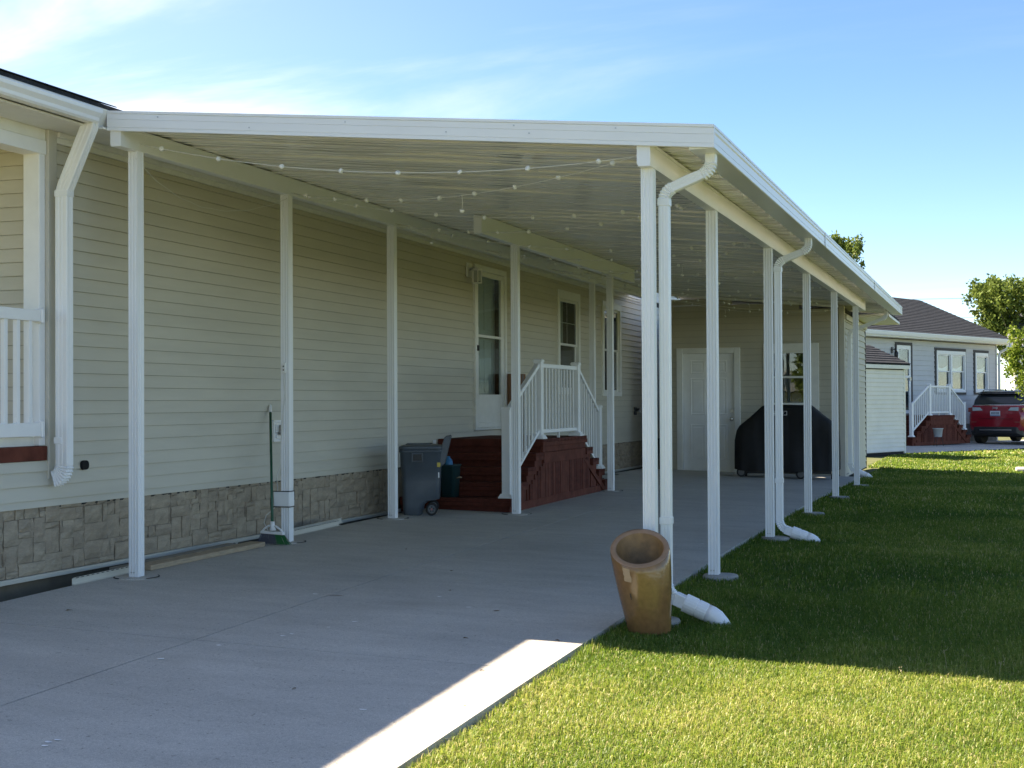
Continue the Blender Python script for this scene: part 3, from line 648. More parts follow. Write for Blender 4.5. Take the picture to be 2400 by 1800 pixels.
def drain(parent, y, p0, ln=0.30, drop=0.16, r=0.052, dy=0.02):
    d = Vector((ln, dy, -drop)).normalized(); p0 = Vector(p0)
    ad = MB().sweep([p0 - d * 0.01, p0 + d * 0.07], (0, 1, 0), 0.088, 0.075).build('drain_adapter', M_PVC, parent, bevel=0.006)
    pts = [p0 + d * t for t in (0.052, 0.056, 0.13, 0.132, 0.138, 0.140, 0.195, 0.198, 0.206)]; rs = [r * 0.9, r * 1.1, r * 1.1, r * 1.0, r * 1.0, r * 1.08, r * 1.08, r * 1.0, r * 1.0]
    MB().tube(pts, rs, 20, smooth=False).build('drain_coupling', M_PVC, ad)
    e = p0 + d * 0.202; d2 = (d + Vector((0, 0, -0.85))).normalized(); pts = [e, e + d * 0.03, e + d * 0.055 + d2 * 0.01, e + d * 0.06 + d2 * 0.05, e + d * 0.06 + d2 * 0.11]; rs = [r * 1.04, r * 1.04, r * 1.03, r * 1.0, r * 0.98]
    MB().tube(pts, rs, 18).build('drain_elbow', M_PVC, ad)
p, el, zv = spout_path(-0.030, 4.085, zs + 0.01, 3.794, 0, -0.04, 1)
ds = downspout('downspout', carport, p, 0.066, 0.064, elbows=el, straps=(((3.794, -0.030, zv - 0.01), 0.036, 0.037), ((3.794, -0.030, 0.482), 0.036, 0.037)))
drain(ds, -0.030, (p[-1][0] + 0.005, -0.030, p[-1][2] - 0.004), 0.30, 0.13)
p, el, zv = spout_path(4.69, 4.075, zs + 0.01, 3.793, 0, -0.03, 1)
ds = downspout('downspout', carport, p, 0.066, 0.064, elbows=el, straps=(((3.793, 4.69, zv - 0.01), 0.036, 0.037), ((3.793, 4.69, 0.474), 0.036, 0.037)))
drain(ds, 4.69, (p[-1][0] + 0.005, 4.69, p[-1][2] - 0.004), 0.30, 0.11)
p, el, zv = spout_path(15.93, 3.95, zs + 0.01, 3.345, 0, -0.01, 1)
ds = downspout('downspout', carport, p, 0.066, 0.064, elbows=el, straps=(((3.345, 15.93, 0.15), 0.036, 0.044),))
drain(ds, 15.93, (p[-1][0] + 0.005, 15.93, p[-1][2] - 0.004), 0.30, 0.13)

# ------------------------------------------------------------------ the garage at the end of the carport
YG = 15.664; GX0, GX1, GY1 = 0.2, 3.29, 19.6
garage = thing('garage', (1.7, 17.5, 0), 'beige lap-sided garage with white door closing the carport end', 'garage')
GD = (0.434, 1.54, -0.05, 2.138); GW = (1.935, 2.867, 1.05, 2.19)
gz = G(1.7, YG)
gw = MB().box(GX0, GX1 - 0.02, YG + 0.62, GY1, -0.1, 2.78)\
    .box(GX0, GD[0] + 0.05, YG, YG + 0.62, -0.1, 2.78).box(GD[1] - 0.05, GW[0] + 0.05, YG, YG + 0.62, -0.1, 2.78).box(GW[1] - 0.05, GX1 - 0.02, YG, YG + 0.62, -0.1, 2.78)\
    .box(GD[0] + 0.05, GD[1] - 0.05, YG, YG + 0.62, GD[3] - 0.04, 2.78).box(GW[0] + 0.05, GW[1] - 0.05, YG, YG + 0.62, GW[3] - 0.04, 2.78).box(GW[0] + 0.05, GW[1] - 0.05, YG, YG + 0.62, -0.1, GW[2] + 0.04).build('wall', M_DARK, garage)
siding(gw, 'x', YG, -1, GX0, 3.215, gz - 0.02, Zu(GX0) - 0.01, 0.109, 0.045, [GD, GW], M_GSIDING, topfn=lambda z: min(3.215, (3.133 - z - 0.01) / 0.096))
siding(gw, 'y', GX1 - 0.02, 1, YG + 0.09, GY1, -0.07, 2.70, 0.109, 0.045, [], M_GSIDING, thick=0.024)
MB().box(3.205, 3.293, YG - 0.026, YG - 0.001, gz - 0.06, Zu(3.25) - 0.015).box(3.269, 3.294, YG - 0.001, YG + 0.088, gz - 0.06, Zu(3.28) - 0.015).build('corner_board', M_TAUPE, garage, bevel=0.003)
MB().box(GX1 - 0.018, GX1 + 0.006, GY1 - 0.01, GY1 + 0.03, -0.1, 2.70).build('rear_corner_board', M_BLACK, garage)
MB().box(3.294, 3.33, YG + 0.02, GY1, 2.58, 2.66).build('frieze_board', M_TAUPE, garage)
MB().box(GX0 - 0.05, 3.9, YB + 0.05, GY1 + 0.3, 2.74, 2.79).build('roof', M_SHINGLE, garage)
MB().box(3.30, 3.92, YB + 0.02, GY1 + 0.28, 2.69, 2.735).build('soffit', M_TRIMW, garage)
MB().box(GX0 - 0.012, GX0 - 0.001, YG, GY1, -0.1, 2.78).build('left_wall', M_GSIDING, garage)
MB().rings([[(x, YG - 0.03, Zu(x) - 0.05), (x, YG - 0.012, Zu(x) - 0.05), (x, YG - 0.012, Zu(x) - 0.008), (x, YG - 0.03, Zu(x) - 0.008)] for x in (GX0, 3.2)], True, False).build('ceiling_trim', M_WHITE, garage)
MB().box(GX0, GX1, YG - 0.004, YG + 0.6, gz - 0.1, gz - 0.012).build('sill_plate', M_CONC2, garage)
gd = MB().frame(GD[0], GD[1], gz - 0.045, GD[3], 0.105, YG - 0.045, YG + 0.02, axis='x', tb=0.012, tt=0.095).build('door', M_TRIMW, garage, bevel=0.006)
gleaf = MB().box(0.541, 1.435, YG + 0.015, YG + 0.055, gz - 0.03, 2.041).build('door_leaf', mat('steel_door', (0.89, 0.89, 0.87), 0.38, 0.03), gd)
zz0 = gz - 0.03
for (a, b) in ((0.665, 0.925), (1.045, 1.305)):
    for (c, d) in ((1.70, 1.925), (0.985, 1.62), (0.20, 0.82)):
        MB().frame(a, b, c, d, 0.022, YG + 0.007, YG + 0.016, axis='x').build('raised_panel', MATS['steel_door'], gleaf, bevel=0.006)
        MB().box(a + 0.05, b - 0.05, YG + 0.008, YG + 0.016, c + 0.05, d - 0.05).build('raised_panel', MATS['steel_door'], gleaf, bevel=0.007)
for z in (0.911, 1.054):
    MB().cyl((1.385, YG + 0.016, z), (1.385, YG + 0.004, z), 0.034, n=18).build('rose_plate', M_STEEL, gleaf)
kb = MB(); kb.tube([(1.385, YG + 0.005, 0.911), (1.385, YG - 0.02, 0.911), (1.385, YG - 0.035, 0.911), (1.385, YG - 0.052, 0.911), (1.385, YG - 0.058, 0.911)], [0.012, 0.014, 0.027, 0.027, 0.012], 16); kb.build('door_knob', M_STEEL, gleaf)
MB().cyl((1.385, YG + 0.005, 1.054), (1.385, YG - 0.012, 1.054), 0.02, n=14).build('deadbolt', M_STEEL, gleaf)
window_unit(garage, 'x', YG, -1, *GW, 0.14, 1.622, trim_top=0.13, side=0.035, curtain=((2.11, 2.40, 1.2, 1.58, M_ROOM),))
for i, (x, y) in enumerate(SPOTS):
    s_ = random.uniform(0.008, 0.014); spot(x, y, s_ * 1.5, s_)
spot(1.62, -0.15, 0.06, 0.012, M_RUSTS, 'rust_stain'); spot(2.77, -0.26, 0.022, 0.014, M_RUSTS, 'rust_stain')

# ------------------------------------------------------------------ entry steps (ours and the neighbour's are the same pattern)
def build_steps(par, xw, xo, yd0, yd1, zg, zd, rise=0.15, going=0.285, nst=4, detail=True):
    """deck from yd0 to yd1 with a flight down on either side; outer side faces +x"""
    n = 0
    y = yd0
    k = 0
    while y < yd1 - 0.02:                                        # deck boards across
        y2 = min(y + 0.14, yd1); MB().box(xw + 0.025, xo + 0.012, y + 0.002, y2 - 0.002, zd - 0.036, zd).build('deck_board', M_RED, par, bevel=0.003); y = y2
    MB().box(xo - 0.03, xo + 0.016, yd0 - 0.02, yd1 + 0.02, zd - 0.085, zd - 0.037).build('rim_board', M_RED2, par, bevel=0.004)
    MB().box(xo - 0.03, xo + 0.002, yd0 + 0.02, yd1 - 0.03, zd - 0.15, zd - 0.086).build('fascia_board', M_RED2, par, bevel=0.003)
    MB().box(xo - 0.03, xo + 0.012, yd0 + 0.03, yd1 - 0.05, zd - 0.275, zd - 0.152).build('fascia_board', M_RED2, par, bevel=0.003)
    MB().box(xw + 0.03, xo - 0.04, yd0 + 0.01, yd1 - 0.01, zg - 0.02, zd - 0.04).build('deck_frame', M_DARK, par)
    MB().box(xw + 0.025, xo + 0.01, yd0 - 0.022, yd0 - 0.002, zd - 0.085, zd - 0.001).build('rim_board', M_RED, par, bevel=0.003)
    MB().box(xw + 0.025, xo + 0.01, yd1 + 0.002, yd1 + 0.022, zd - 0.085, zd - 0.001).build('rim_board', M_RED, par, bevel=0.003)
    MB().box(xw + 0.03, xo - 0.03, yd0 + 0.0, yd0 + 0.02, zd - 0.16, zd - 0.086).build('riser', M_RED, par)
    for sgn, ye in ((-1, yd0), (1, yd1)):
        for i in range(1, nst + 1):
            zt = zd - rise * i; ya = ye + sgn * (going * i); yb = ye + sgn * (going * (i - 1) - 0.01)
            y0, y1 = min(ya, yb), max(ya, yb); ym = (y0 + y1) / 2
            for (p, q) in ((y0, ym - 0.003), (ym + 0.003, y1)): MB().box(xw + 0.025, xo + 0.014, p, q, zt - 0.04, zt).build('tread', M_RED, par, bevel=0.004)
            e0, e1 = (ya, ya + 0.022) if sgn < 0 else (ya - 0.022, ya)
            MB().box(xw + 0.026, xo + 0.012, e0 + 0.001, e1 - 0.001, zt - 0.085, zt - 0.041).build('nosing', M_RED, par, bevel=0.003)
            MB().box(xo - 0.03, xo + 0.01, y0 + 0.024, y1, zt - 0.085, zt - 0.041).build('tread_end', M_RED2, par, bevel=0.003)
            r0, r1 = (ya + 0.035, ya + 0.055) if sgn < 0 else (ya - 0.055, ya - 0.035)
            MB().box(xw + 0.03, xo - 0.015, r0, r1, (zt - rise) if i < nst else zg - 0.015, zt - 0.086).build('riser', M_RED, par)
            s0, s1 = (ya + 0.055, yb) if sgn < 0 else (yb, ya - 0.055)
            MB().box(xo - 0.04, xo - 0.014, s0, s1, zg - 0.015, zt - 0.086).build('side_panel', M_RED2, par)
    # vertical skirt planks on the outer face
    if detail:
        yk = yd0 - going * 1.6
        while yk < yd1 + 0.05:
            w_ = random.uniform(0.085, 0.10); zt = zd - 0.27 if yk > yd0 else zd - 0.27 - rise * 0.9 * ((yd0 - yk) / going)
            zt = max(zt, zg + 0.12)
            MB().box(xo - 0.012, xo - 0.012 + random.uniform(0.010, 0.016), yk, yk + w_ - 0.006, zg + 0.02, zt).build('skirt_plank', random.choice((M_RED, M_RED2, M_RED2)), par, bevel=0.002); yk += w_
        MB().prism([(yd1 - 0.10, zd - 0.30), (yd1 + 0.03, zd - 0.30), (yd1 + going * 3.3, zg + 0.03), (yd1 + going * 2.7, zg + 0.03)], 'x', xo - 0.013, xo + 0.006).build('stringer', M_RED2, par, bevel=0.003)
    tilt = lambda y: zg
    MB().box(xo - 0.014, xo + 0.006, yd0 - going * 3.4, yd1 + going * 2.3, zg - 0.01, zg + 0.085).build('bottom_board', M_RED2, par, bevel=0.003)
    # railing
    nw = 0.092; xr = xo - 0.06
    news = [(yd0 - going * nst + 0.09, zd - rise * nst, zd + 0.365), (yd0 + 0.055, zd, zd + 0.905), (yd1 - 0.22, zd, zd + 0.905), (yd1 + going * 2.75, zd - rise * 3, zd + 0.375)]
    for (yy, z0, z1) in news:
        nwl = MB().box(xr - nw / 2, xr + nw / 2, yy - nw / 2, yy + nw / 2, z0, z1 - 0.012).build('newel_post', M_VINYL, par, bevel=0.005)
        MB().rings([[(xr + a * s, yy + b * s, z) for a, b in ((-1, -1), (1, -1), (1, 1), (-1, 1))] for s, z in ((nw / 2 + 0.007, z1 - 0.03), (nw / 2 + 0.007, z1 - 0.008), (nw / 2 - 0.005, z1 + 0.004))], True, False).build('newel_cap', M_VINYL, nwl)
        MB().rings([[(xr + a * s, yy + b * s, z) for a, b in ((-1, -1), (1, -1), (1, 1), (-1, 1))] for s, z in ((nw / 2 + 0.03, z0 + 0.001), (nw / 2 + 0.03, z0 + 0.012), (nw / 2 + 0.012, z0 + 0.045), (nw / 2 + 0.003, z0 + 0.05))], True, False).build('newel_skirt', M_VINYL, nwl)
    for j in range(3):
        (ya, _, zta), (yb, _, ztb) = news[j], news[j + 1]
        ya += nw / 2; yb -= nw / 2
        if j == 1: ta = tb = zd + 0.835; ba = bb = zd + 0.085
        elif j == 0: ta, tb = zd + 0.335, zd + 0.835; ba, bb = zd - 0.445, zd + 0.085
        else: ta, tb = zd + 0.835, zd + 0.315; ba, bb = zd + 0.075, zd - 0.40
        for (u, w2, wd, hh, nm) in ((ta, tb, 0.055, 0.05, 'top_rail'), (ba, bb, 0.045, 0.042, 'bottom_rail')):
            MB().rings([[(xr - wd / 2, yy, z - hh / 2), (xr + wd / 2, yy, z - hh / 2), (xr + wd / 2, yy, z + hh / 2), (xr - wd / 2, yy, z + hh / 2)] for yy, z in ((ya, u), (yb, w2))], True, False).build(nm, M_VINYL, par, bevel=0.006)
        nb = (8, 11, 8)[j]
        for q in range(nb):
            t = (q + 0.75) / (nb + 0.5); yy = ya + (yb - ya) * t; zl = ba + (bb - ba) * t; zh = ta + (tb - ta) * t
            MB().box(xr - 0.012, xr + 0.012, yy - 0.012, yy + 0.012, zl, zh).build('baluster', M_VINYL, par, bevel=0.002 if detail else 0)
        if j == 1: MB().box(xr - 0.014, xr + 0.014, (ya + yb) / 2 - 0.014, (ya + yb) / 2 + 0.014, zd, ba).build('rail_support', M_VINYL, par)
st = thing('entry_steps', (0.2, 7.6, 0.05), 'red-stained wooden entry steps with white railing under the carport', 'steps')
build_steps(st, WX, 0.84, 6.71, 8.48, 0.052, 0.795)

# ------------------------------------------------------------------ things under the carport
# wheeled trash bin
bn = thing('trash_bin', (0.16, 5.0, 0.055), 'grey wheeled trash bin beside the red steps', 'bin')
def rrect(cx, cy, z, a, b, r, n=6):
    pts = []
    for (sx, sy, t0) in ((1, 1, 0), (-1, 1, 90), (-1, -1, 180), (1, -1, 270)):
        for k in range(n + 1):
            t = R(t0 + 90 * k / n); pts.append((cx + sx * (a - r) + r * math.cos(t), cy + sy * (b - r) + r * math.sin(t), z))
    return pts
bz = G(0.15, 5.0) + 0.001; bx_, by_ = 0.135, 5.02
bn.rotation_euler = (0, 0, R(20)); bn.scale = (0.9, 0.9, 1.0); bn.location.x -= 0.065
body = MB().rings([rrect((xa + xb) / 2, by_, bz + z, (xb - xa) / 2, b, r) for z, xa, xb, b, r in ((0.0, -0.055, 0.135, 0.20, 0.05), (0.012, -0.065, 0.15, 0.212, 0.055), (0.10, -0.07, 0.165, 0.22, 0.055), (0.145, -0.072, 0.22, 0.225, 0.055), (0.165, -0.073, 0.345, 0.226, 0.055), (0.34, -0.08, 0.352, 0.238, 0.06), (0.475, -0.085, 0.358, 0.246, 0.065), (0.485, -0.092, 0.364, 0.256, 0.065), (0.64, -0.098, 0.370, 0.262, 0.06), (0.648, -0.108, 0.382, 0.278, 0.06), (0.672, -0.108, 0.382, 0.278, 0.06))]).build('body', M_BIN, bn)
MB().rings([rrect(bx_, by_, bz + z, a, b, 0.07) for z, a, b in ((0.673, 0.246, 0.292), (0.70, 0.246, 0.292), (0.708, 0.236, 0.282), (0.722, 0.17, 0.21))]).build('lid', M_BIN, bn)
for dy_ in (-0.12, 0.10): MB().box(bx_ - 0.17, bx_ + 0.12, by_ + dy_ - 0.06, by_ + dy_ + 0.06, bz + 0.718, bz + 0.732).build('lid_rib', M_BIN, bn, bevel=0.006)
MB().frame(bx_ - 0.10, bx_ + 0.03, bz + 0.545, bz + 0.64, 0.016, by_ - 0.285, by_ - 0.245, axis='x').build('side_grip', M_BIN, bn, bevel=0.005)
MB().box(bx_ - 0.082, bx_ + 0.012, by_ - 0.262, by_ - 0.252, bz + 0.56, bz + 0.625).build('grip_recess', M_BLACK, bn)
for dy_ in (-0.20, 0.20): MB().prism([(bx_ + 0.19, bz + 0.52), (bx_ + 0.235, bz + 0.50), (bx_ + 0.27, bz + 0.52), (bx_ + 0.345, bz + 0.80), (bx_ + 0.335, bz + 0.815), (bx_ + 0.275, bz + 0.80), (bx_ + 0.235, bz + 0.70)], 'y', by_ + dy_ - 0.022, by_ + dy_ + 0.022).build('handle_arm', M_BIN, bn, bevel=0.006)
MB().prism([(bx_ + 0.262, bz + 0.70), (bx_ + 0.285, bz + 0.69), (bx_ + 0.34, bz + 0.79), (bx_ + 0.33, bz + 0.808), (bx_ + 0.30, bz + 0.805)], 'y', by_ - 0.178, by_ + 0.178).build('handle', M_BIN, bn, bevel=0.006)
for dy_ in (-0.245, 0.245):
    c = (0.262, by_ + dy_, bz + 0.066); wh = MB().cyl((c[0], c[1] - 0.022, c[2]), (c[0], c[1] + 0.022, c[2]), 0.066, n=26).build('wheel', M_RUBBER, bn, bevel=0.008)
    MB().cyl((c[0], c[1] - 0.026, c[2]), (c[0], c[1] - 0.0225, c[2]), 0.043, n=20).build('rim', M_BIN, wh)
    for k in range(5):
        a = R(72 * k + 20); MB().cyl((c[0] + 0.024 * math.cos(a), c[1] - 0.029, c[2] + 0.024 * math.sin(a)), (c[0] + 0.024 * math.cos(a), c[1] - 0.0262, c[2] + 0.024 * math.sin(a)), 0.009, n=8).build('rim_hole', M_BLACK, wh)
    MB().cyl((c[0], c[1] - 0.030, c[2]), (c[0], c[1] - 0.0262, c[2]), 0.010, n=8).build('hub_cap', mat('hub_red', (0.5, 0.12, 0.10), 0.5), wh)
MB().cyl((0.262, by_ - 0.23, bz + 0.066), (0.262, by_ + 0.23, bz + 0.066), 0.012).build('axle', M_STEEL, bn)
MB().box(0.325, 0.362, by_ - 0.2605, by_ - 0.2565, bz + 0.495, bz + 0.54).build('warning_sticker', mat('sticker_yellow', (0.6, 0.45, 0.08), 0.5), bn)
MB().box(0.335, 0.349, by_ - 0.2475, by_ - 0.243, bz + 0.385, bz + 0.44).build('paper_sticker', M_VINYL, bn)
# dark green tub with a blue bottle on the lowest tread
tb = thing('green_tub', (0.12, 5.72, 0.195), 'dark green tub holding a blue bottle behind the grey bin', 'tub')
MB().rings([rrect(0.10, 5.73, 0.196 + z, a, b, 0.03, 4) for z, a, b in ((0, 0.075, 0.09), (0.33, 0.09, 0.11), (0.335, 0.098, 0.118), (0.35, 0.098, 0.118), (0.35, 0.085, 0.10), (0.22, 0.08, 0.095))]).build('tub', M_DKGREEN, tb)
MB().tube([(0.19, 5.70, 0.40), (0.225, 5.70, 0.41), (0.235, 5.73, 0.405), (0.19, 5.76, 0.40)], 0.007, 6).build('rope_handle', M_LUMBER, tb)
MB().lathe([(0.045, 0), (0.047, 0.13), (0.04, 0.17), (0.018, 0.195), (0.018, 0.21)], (0.10, 5.69, 0.425), 16).build('blue_bottle', M_BLUE, tb)
# cardboard box by the door
cb = thing('cardboard_box', (-0.3, 9.2, 0.345), 'tall brown cardboard box against the wall right of the door', 'box')
MB().box(WX + 0.05, WX + 0.22, 9.07, 9.325, 0.347, 1.59).build('carton', M_CARD, cb, bevel=0.004)
MB().box(WX + 0.2205, WX + 0.2235, 9.17, 9.23, 0.36, 1.58).build('packing_tape', mat('tape', (0.08, 0.05, 0.04), 0.3), cb)
MB().box(WX + 0.04, WX + 0.34, 8.50, 9.40, 0.60, 0.645).build('base_board', M_RED, cb) if False else None
# small paper notice on the siding above the bin
tag(MB().box(WX + 0.0185, WX + 0.021, 6.545, 6.645, 0.726, 0.785).build('paper_notice', M_VINYL), 'small white paper notice stuck on the siding above the grey bin', 'notice')
# broom leaning on the wall
br = thing('broom', (0.0, 1.97, 0.03), 'angled broom with green handle and grey and green bristles', 'broom')
hb0 = Vector((-0.035, 2.02, 0.215)); ht = Vector((-0.40, 2.66, 1.135)); hv = (ht - hb0).normalized()
MB().cyl(hb0, ht, 0.0115, n=12).build('handle', M_GREEN, br)
MB().tube([ht - hv * 0.005, ht + hv * 0.01, ht + hv * 0.07, ht + hv * 0.085], [0.0125, 0.0145, 0.0135, 0.006], 12).build('grip', M_VINYL, br)
bd = Vector((0.985, -0.17, -0.03)).normalized()                      # the head runs along this direction
c0 = Vector((-0.03, 2.015, 0.13))
hd = MB().tube([c0 + Vector((0, 0, 0.095)), c0 + Vector((0, 0, 0.05)), c0 + Vector((0, 0, 0.02))], [0.017, 0.02, 0.03], 12).build('socket', M_VINYL, br)
for sg_ in (-1, 1):
    MB().tube([c0 + Vector((0, 0, 0.06)), c0 + bd * (0.04 * sg_) + Vector((0, 0, 0.055)), c0 + bd * (0.085 * sg_) + Vector((0, 0, 0.03)), c0 + bd * (0.115 * sg_) + Vector((0, 0, 0.0))], 0.009, 8).build('head_frame', M_VINYL, br)
MB().sweep([c0 - bd * 0.118, c0 + bd * 0.118], (0, 1, 0), 0.042, 0.022).build('head_bar', M_VINYL, br, bevel=0.005)
gz_ = G(0, 1.97)
for (a0, a1, m_, nm) in ((-0.112, 0.03, M_BRISTLE, 'bristles'), (0.03, 0.114, M_BRISTLEG, 'green_bristles')):
    b = MB(); nn = int((a1 - a0) / 0.0032)
    for k in range(nn):
        for q in range(3):
            a = a0 + (a1 - a0) * (k + random.random()) / nn; yy = (q - 1) * 0.013
            s0 = c0 + bd * a + Vector((0, yy, -0.008)); sp_ = a * 1.52 + 0.012
            e = Vector((c0.x, c0.y, 0)) + bd * sp_; e = Vector((e.x, e.y + yy * 1.8, gz_ + 0.004 + random.uniform(0, 0.006)))
            wd = 0.0016; b.add([s0 - bd * wd, s0 + bd * wd, e + bd * wd, e - bd * wd], [(0, 1, 2, 3)])
    o = b.build(nm, m_, br, recalc=False); o['kind'] = 'stuff'
# lumber and offcuts lying along the slab edge
def plank(name, p0, p1, w, h, zlift, m_, label, cat, group=None, bevel=0.003):
    p0 = Vector((p0[0], p0[1], G(*p0) + zlift + h / 2)); p1 = Vector((p1[0], p1[1], G(*p1) + zlift + h / 2))
    d = (p1 - p0).normalized(); side_ = Vector((d.y, -d.x, 0)).normalized()
    o = MB().sweep([p0, p1], side_, w, h).build(name, m_, None, bevel=bevel); return tag(o, label, cat, group)
plank('lumber_board', (-0.145, 0.29), (-0.085, 1.86), 0.145, 0.038, 0.0, M_LUMBER, 'pale wide plank lying on the slab edge by the first post', 'board')
plank('lumber_board', (-0.268, 0.12), (-0.235, 1.7), 0.085, 0.034, 0.0, M_LUMBERG, 'weathered grey board half hidden behind the paler plank', 'board')
def jstrip(p0, p1, z, label, slots=True):
    p0 = Vector((p0[0], p0[1], G(*p0) + z)); p1 = Vector((p1[0], p1[1], G(*p1) + z)); d = (p1 - p0).normalized(); s_ = Vector((d.y, -d.x, 0)).normalized()
    e = thing('vinyl_strip', tuple((p0 + p1) / 2), label, 'strip')
    MB().rings([[p + s_ * a + Vector((0, 0, b)) for a, b in ((0, 0), (0.022, 0), (0.022, 0.004), (0.004, 0.004), (0.003, 0.040), (0.012, 0.047), (0.010, 0.050), (0, 0.044))] for p in (p0, p1)], True, False).build('channel', M_TAUPE, e)
    if slots:
        ln = (p1 - p0).length; k = 0.03
        while k < ln - 0.05:
            q0, q1 = p0 + d * k, p0 + d * (k + 0.028)
            MB().rings([[q + s_ * a + Vector((0, 0, b)) for a, b in ((0.0105, 0.0435), (0.0130, 0.0435), (0.0130, 0.0475), (0.0105, 0.0475))] for q in (q0, q1)], True, False).build('nail_slot', M_DARK, e); k += 0.055
    return e
jstrip((-0.17, -0.50), (-0.15, 0.26), 0.002, 'beige slotted vinyl strip on the slab edge nearest the street')
jstrip((-0.345, 0.9), (-0.325, 1.95), -0.035, 'beige slotted vinyl strip lying down in the gap by the skirting')
jstrip((-0.165, 2.62), (-0.185, 3.58), 0.002, 'beige slotted vinyl strip on the slab beyond the broom')
jstrip((-0.20, 2.70), (-0.215, 3.70), 0.012, 'thin plain vinyl strip tucked behind the slotted one', False)
tag(MB().rings([rrect(-0.31, 0.08, -0.09 + z, a, b, 0.012, 3) for z, a, b in ((0, 0.025, 0.02), (0.02, 0.03, 0.024), (0.035, 0.016, 0.014))]).build('brick_chip', mat('brick_chip', (0.30, 0.17, 0.11), 0.9, 0.2)), 'small reddish chip of rubble in the gap by the skirting', 'rubble')
# power outlet tap, cable and tied box on the second post
ec = thing('extension_cord', (0.0, 2.18, 0.4), 'white extension cord with outlet tap strapped to the second post', 'cord')
MB().box(-0.012, 0.020, 2.150, 2.180, 1.47, 1.555).build('outlet_tap', M_VINYL, ec, bevel=0.004)
for z in (1.495, 1.525): MB().box(-0.002, 0.010, 2.1485, 2.151, z - 0.006, z + 0.006).build('socket_face', M_BLACK, ec)
MB().tube([(0.0, 2.172, 1.47), (-0.004, 2.172, 1.40), (0.006, 2.172, 1.30), (0.004, 2.171, 1.26), (-0.012, 2.170, 1.12), (-0.022, 2.170, 1.00), (-0.034, 2.172, 0.88), (-0.04, 2.18, 0.72), (-0.043, 2.19, 0.6)], 0.0035, 6).build('cable', M_WIRE, ec)
MB().tube([(WX + 0.09, 2.86, 0.93), (WX + 0.12, 2.84, 0.87), (WX + 0.22, 2.60, 0.80), (WX + 0.26, 2.48, 0.70), (WX + 0.25, 2.42, 0.60), (-0.16, 2.33, 0.55), (-0.12, 2.27, 0.50), (-0.09, 2.22, 0.46)], 0.0035, 6).build('cable', M_WIRE, ec)
MB().tube([(-0.09, 2.20, 0.345), (-0.13, 2.18, 0.30), (-0.17, 2.16, 0.26), (-0.19, 2.16, 0.2), (-0.17, 2.2, 0.12), (-0.2, 2.25, 0.05)], 0.0035, 6).build('cable', M_WIRE, ec)
MB().box(-0.105, 0.0415, 2.172, 2.1805, 0.34, 0.462).build('tied_box', M_WHITE, ec, bevel=0.003)
MB().box(0.0385, 0.0435, 2.1805, 2.262, 0.34, 0.462).build('tied_box', M_WHITE, ec, bevel=0.002)
for z in (0.335, 0.467): MB().frame(-0.044, 0.046, 2.168, 2.266, 0.0035, z - 0.003, z + 0.003, axis='y').build('cable_tie', M_BLACK, ec) if False else MB().box(-0.106, 0.046, 2.1685, 2.1715, z - 0.004, z + 0.004).box(0.0438, 0.0462, 2.1715, 2.263, z - 0.004, z + 0.004).build('cable_tie', M_BLACK, ec)
# garden hose coil leaning behind the steps
hs = []
for k in range(150):
    a = k * 0.22; r_ = 0.26 + 0.02 * math.sin(k * 0.5); hs.append((WX + 0.10 + 0.10 * (1 - math.sin(a)) * 0.4 + 0.0003 * k, 12.35 + r_ * math.cos(a) * 1.1, 0.36 + r_ * math.sin(a)))
hs += [(WX + 0.3, 12.7, 0.09), (WX + 0.45, 12.9, 0.09), (WX + 0.6, 12.7, 0.09)]
tag(MB().tube(hs, 0.009, 6).build('garden_hose', mat('hose_grey', (0.22, 0.23, 0.2), 0.5)), 'coiled grey garden hose leaning on the far skirting', 'hose')

# covered gas grill
gr = thing('gas_grill', (2.45, 14.4, 0), 'gas grill under a black fabric cover beside the garage door', 'grill')
sil = [(1.715, 0.13), (1.70, 0.62), (1.705, 0.72), (1.78, 0.83), (1.95, 0.96), (2.15, 1.14), (2.20, 1.158), (2.55, 1.152), (2.86, 1.158), (2.90, 1.145), (3.05, 1.02), (3.22, 0.89), (3.31, 0.78), (3.32, 0.62), (3.325, 0.13)]
def topz(x):
    for (a, b), (c, d) in zip(sil[1:-1], sil[2:-1]):
        if a <= x <= c: return b + (d - b) * (x - a) / max(1e-6, c - a)
    return 0.62
nx_, cov = 64, MB(); rr = []
for i in range(nx_ + 1):
    x = 1.70 + 1.625 * i / nx_; zt = topz(x); e = abs(2 * i / nx_ - 1); ring = []
    yf = 14.02 + 0.10 * max(0, e - 0.86) / 0.14; yb_ = 14.66 - 0.06 * max(0, e - 0.86) / 0.14; zb_ = 0.095 + 0.03 * e * e + 0.010 * math.sin(x * 9)
    sec = [(yf, zb_), (yf + 0.004, zb_ + (zt - zb_) * 0.25), (yf + 0.008, zb_ + (zt - zb_) * 0.5), (yf + 0.02, zb_ + (zt - zb_) * 0.72), (yf + 0.035, zb_ + (zt - zb_) * 0.93), (yf + 0.075, zt - 0.008), ((yf + yb_) / 2, zt), (yb_ - 0.12, zt - 0.012), (yb_ - 0.04, zb_ + (zt - zb_) * 0.85), (yb_, zb_ + (zt - zb_) * 0.4), (yb_, zb_)]
    for k, (yy, z) in enumerate(sec):
        n1 = mnoise.noise(Vector((x * 5.5, z * 1.6, 0.3))); n2 = mnoise.noise(Vector((x * 3 + z * 4.5, z * 3 - x * 2, 5)))
        ring.append((x + 0.008 * n2, yy - (0.05 * n1 + 0.035 * n2) * (1 if k < 6 else 0.3), z + 0.012 * n2 * (0 if k in (0, 10) else 1)))
    rr.append(ring)
nS = len(rr[0]); k0 = 0
cov.v = [p_ for r_ in rr for p_ in r_]
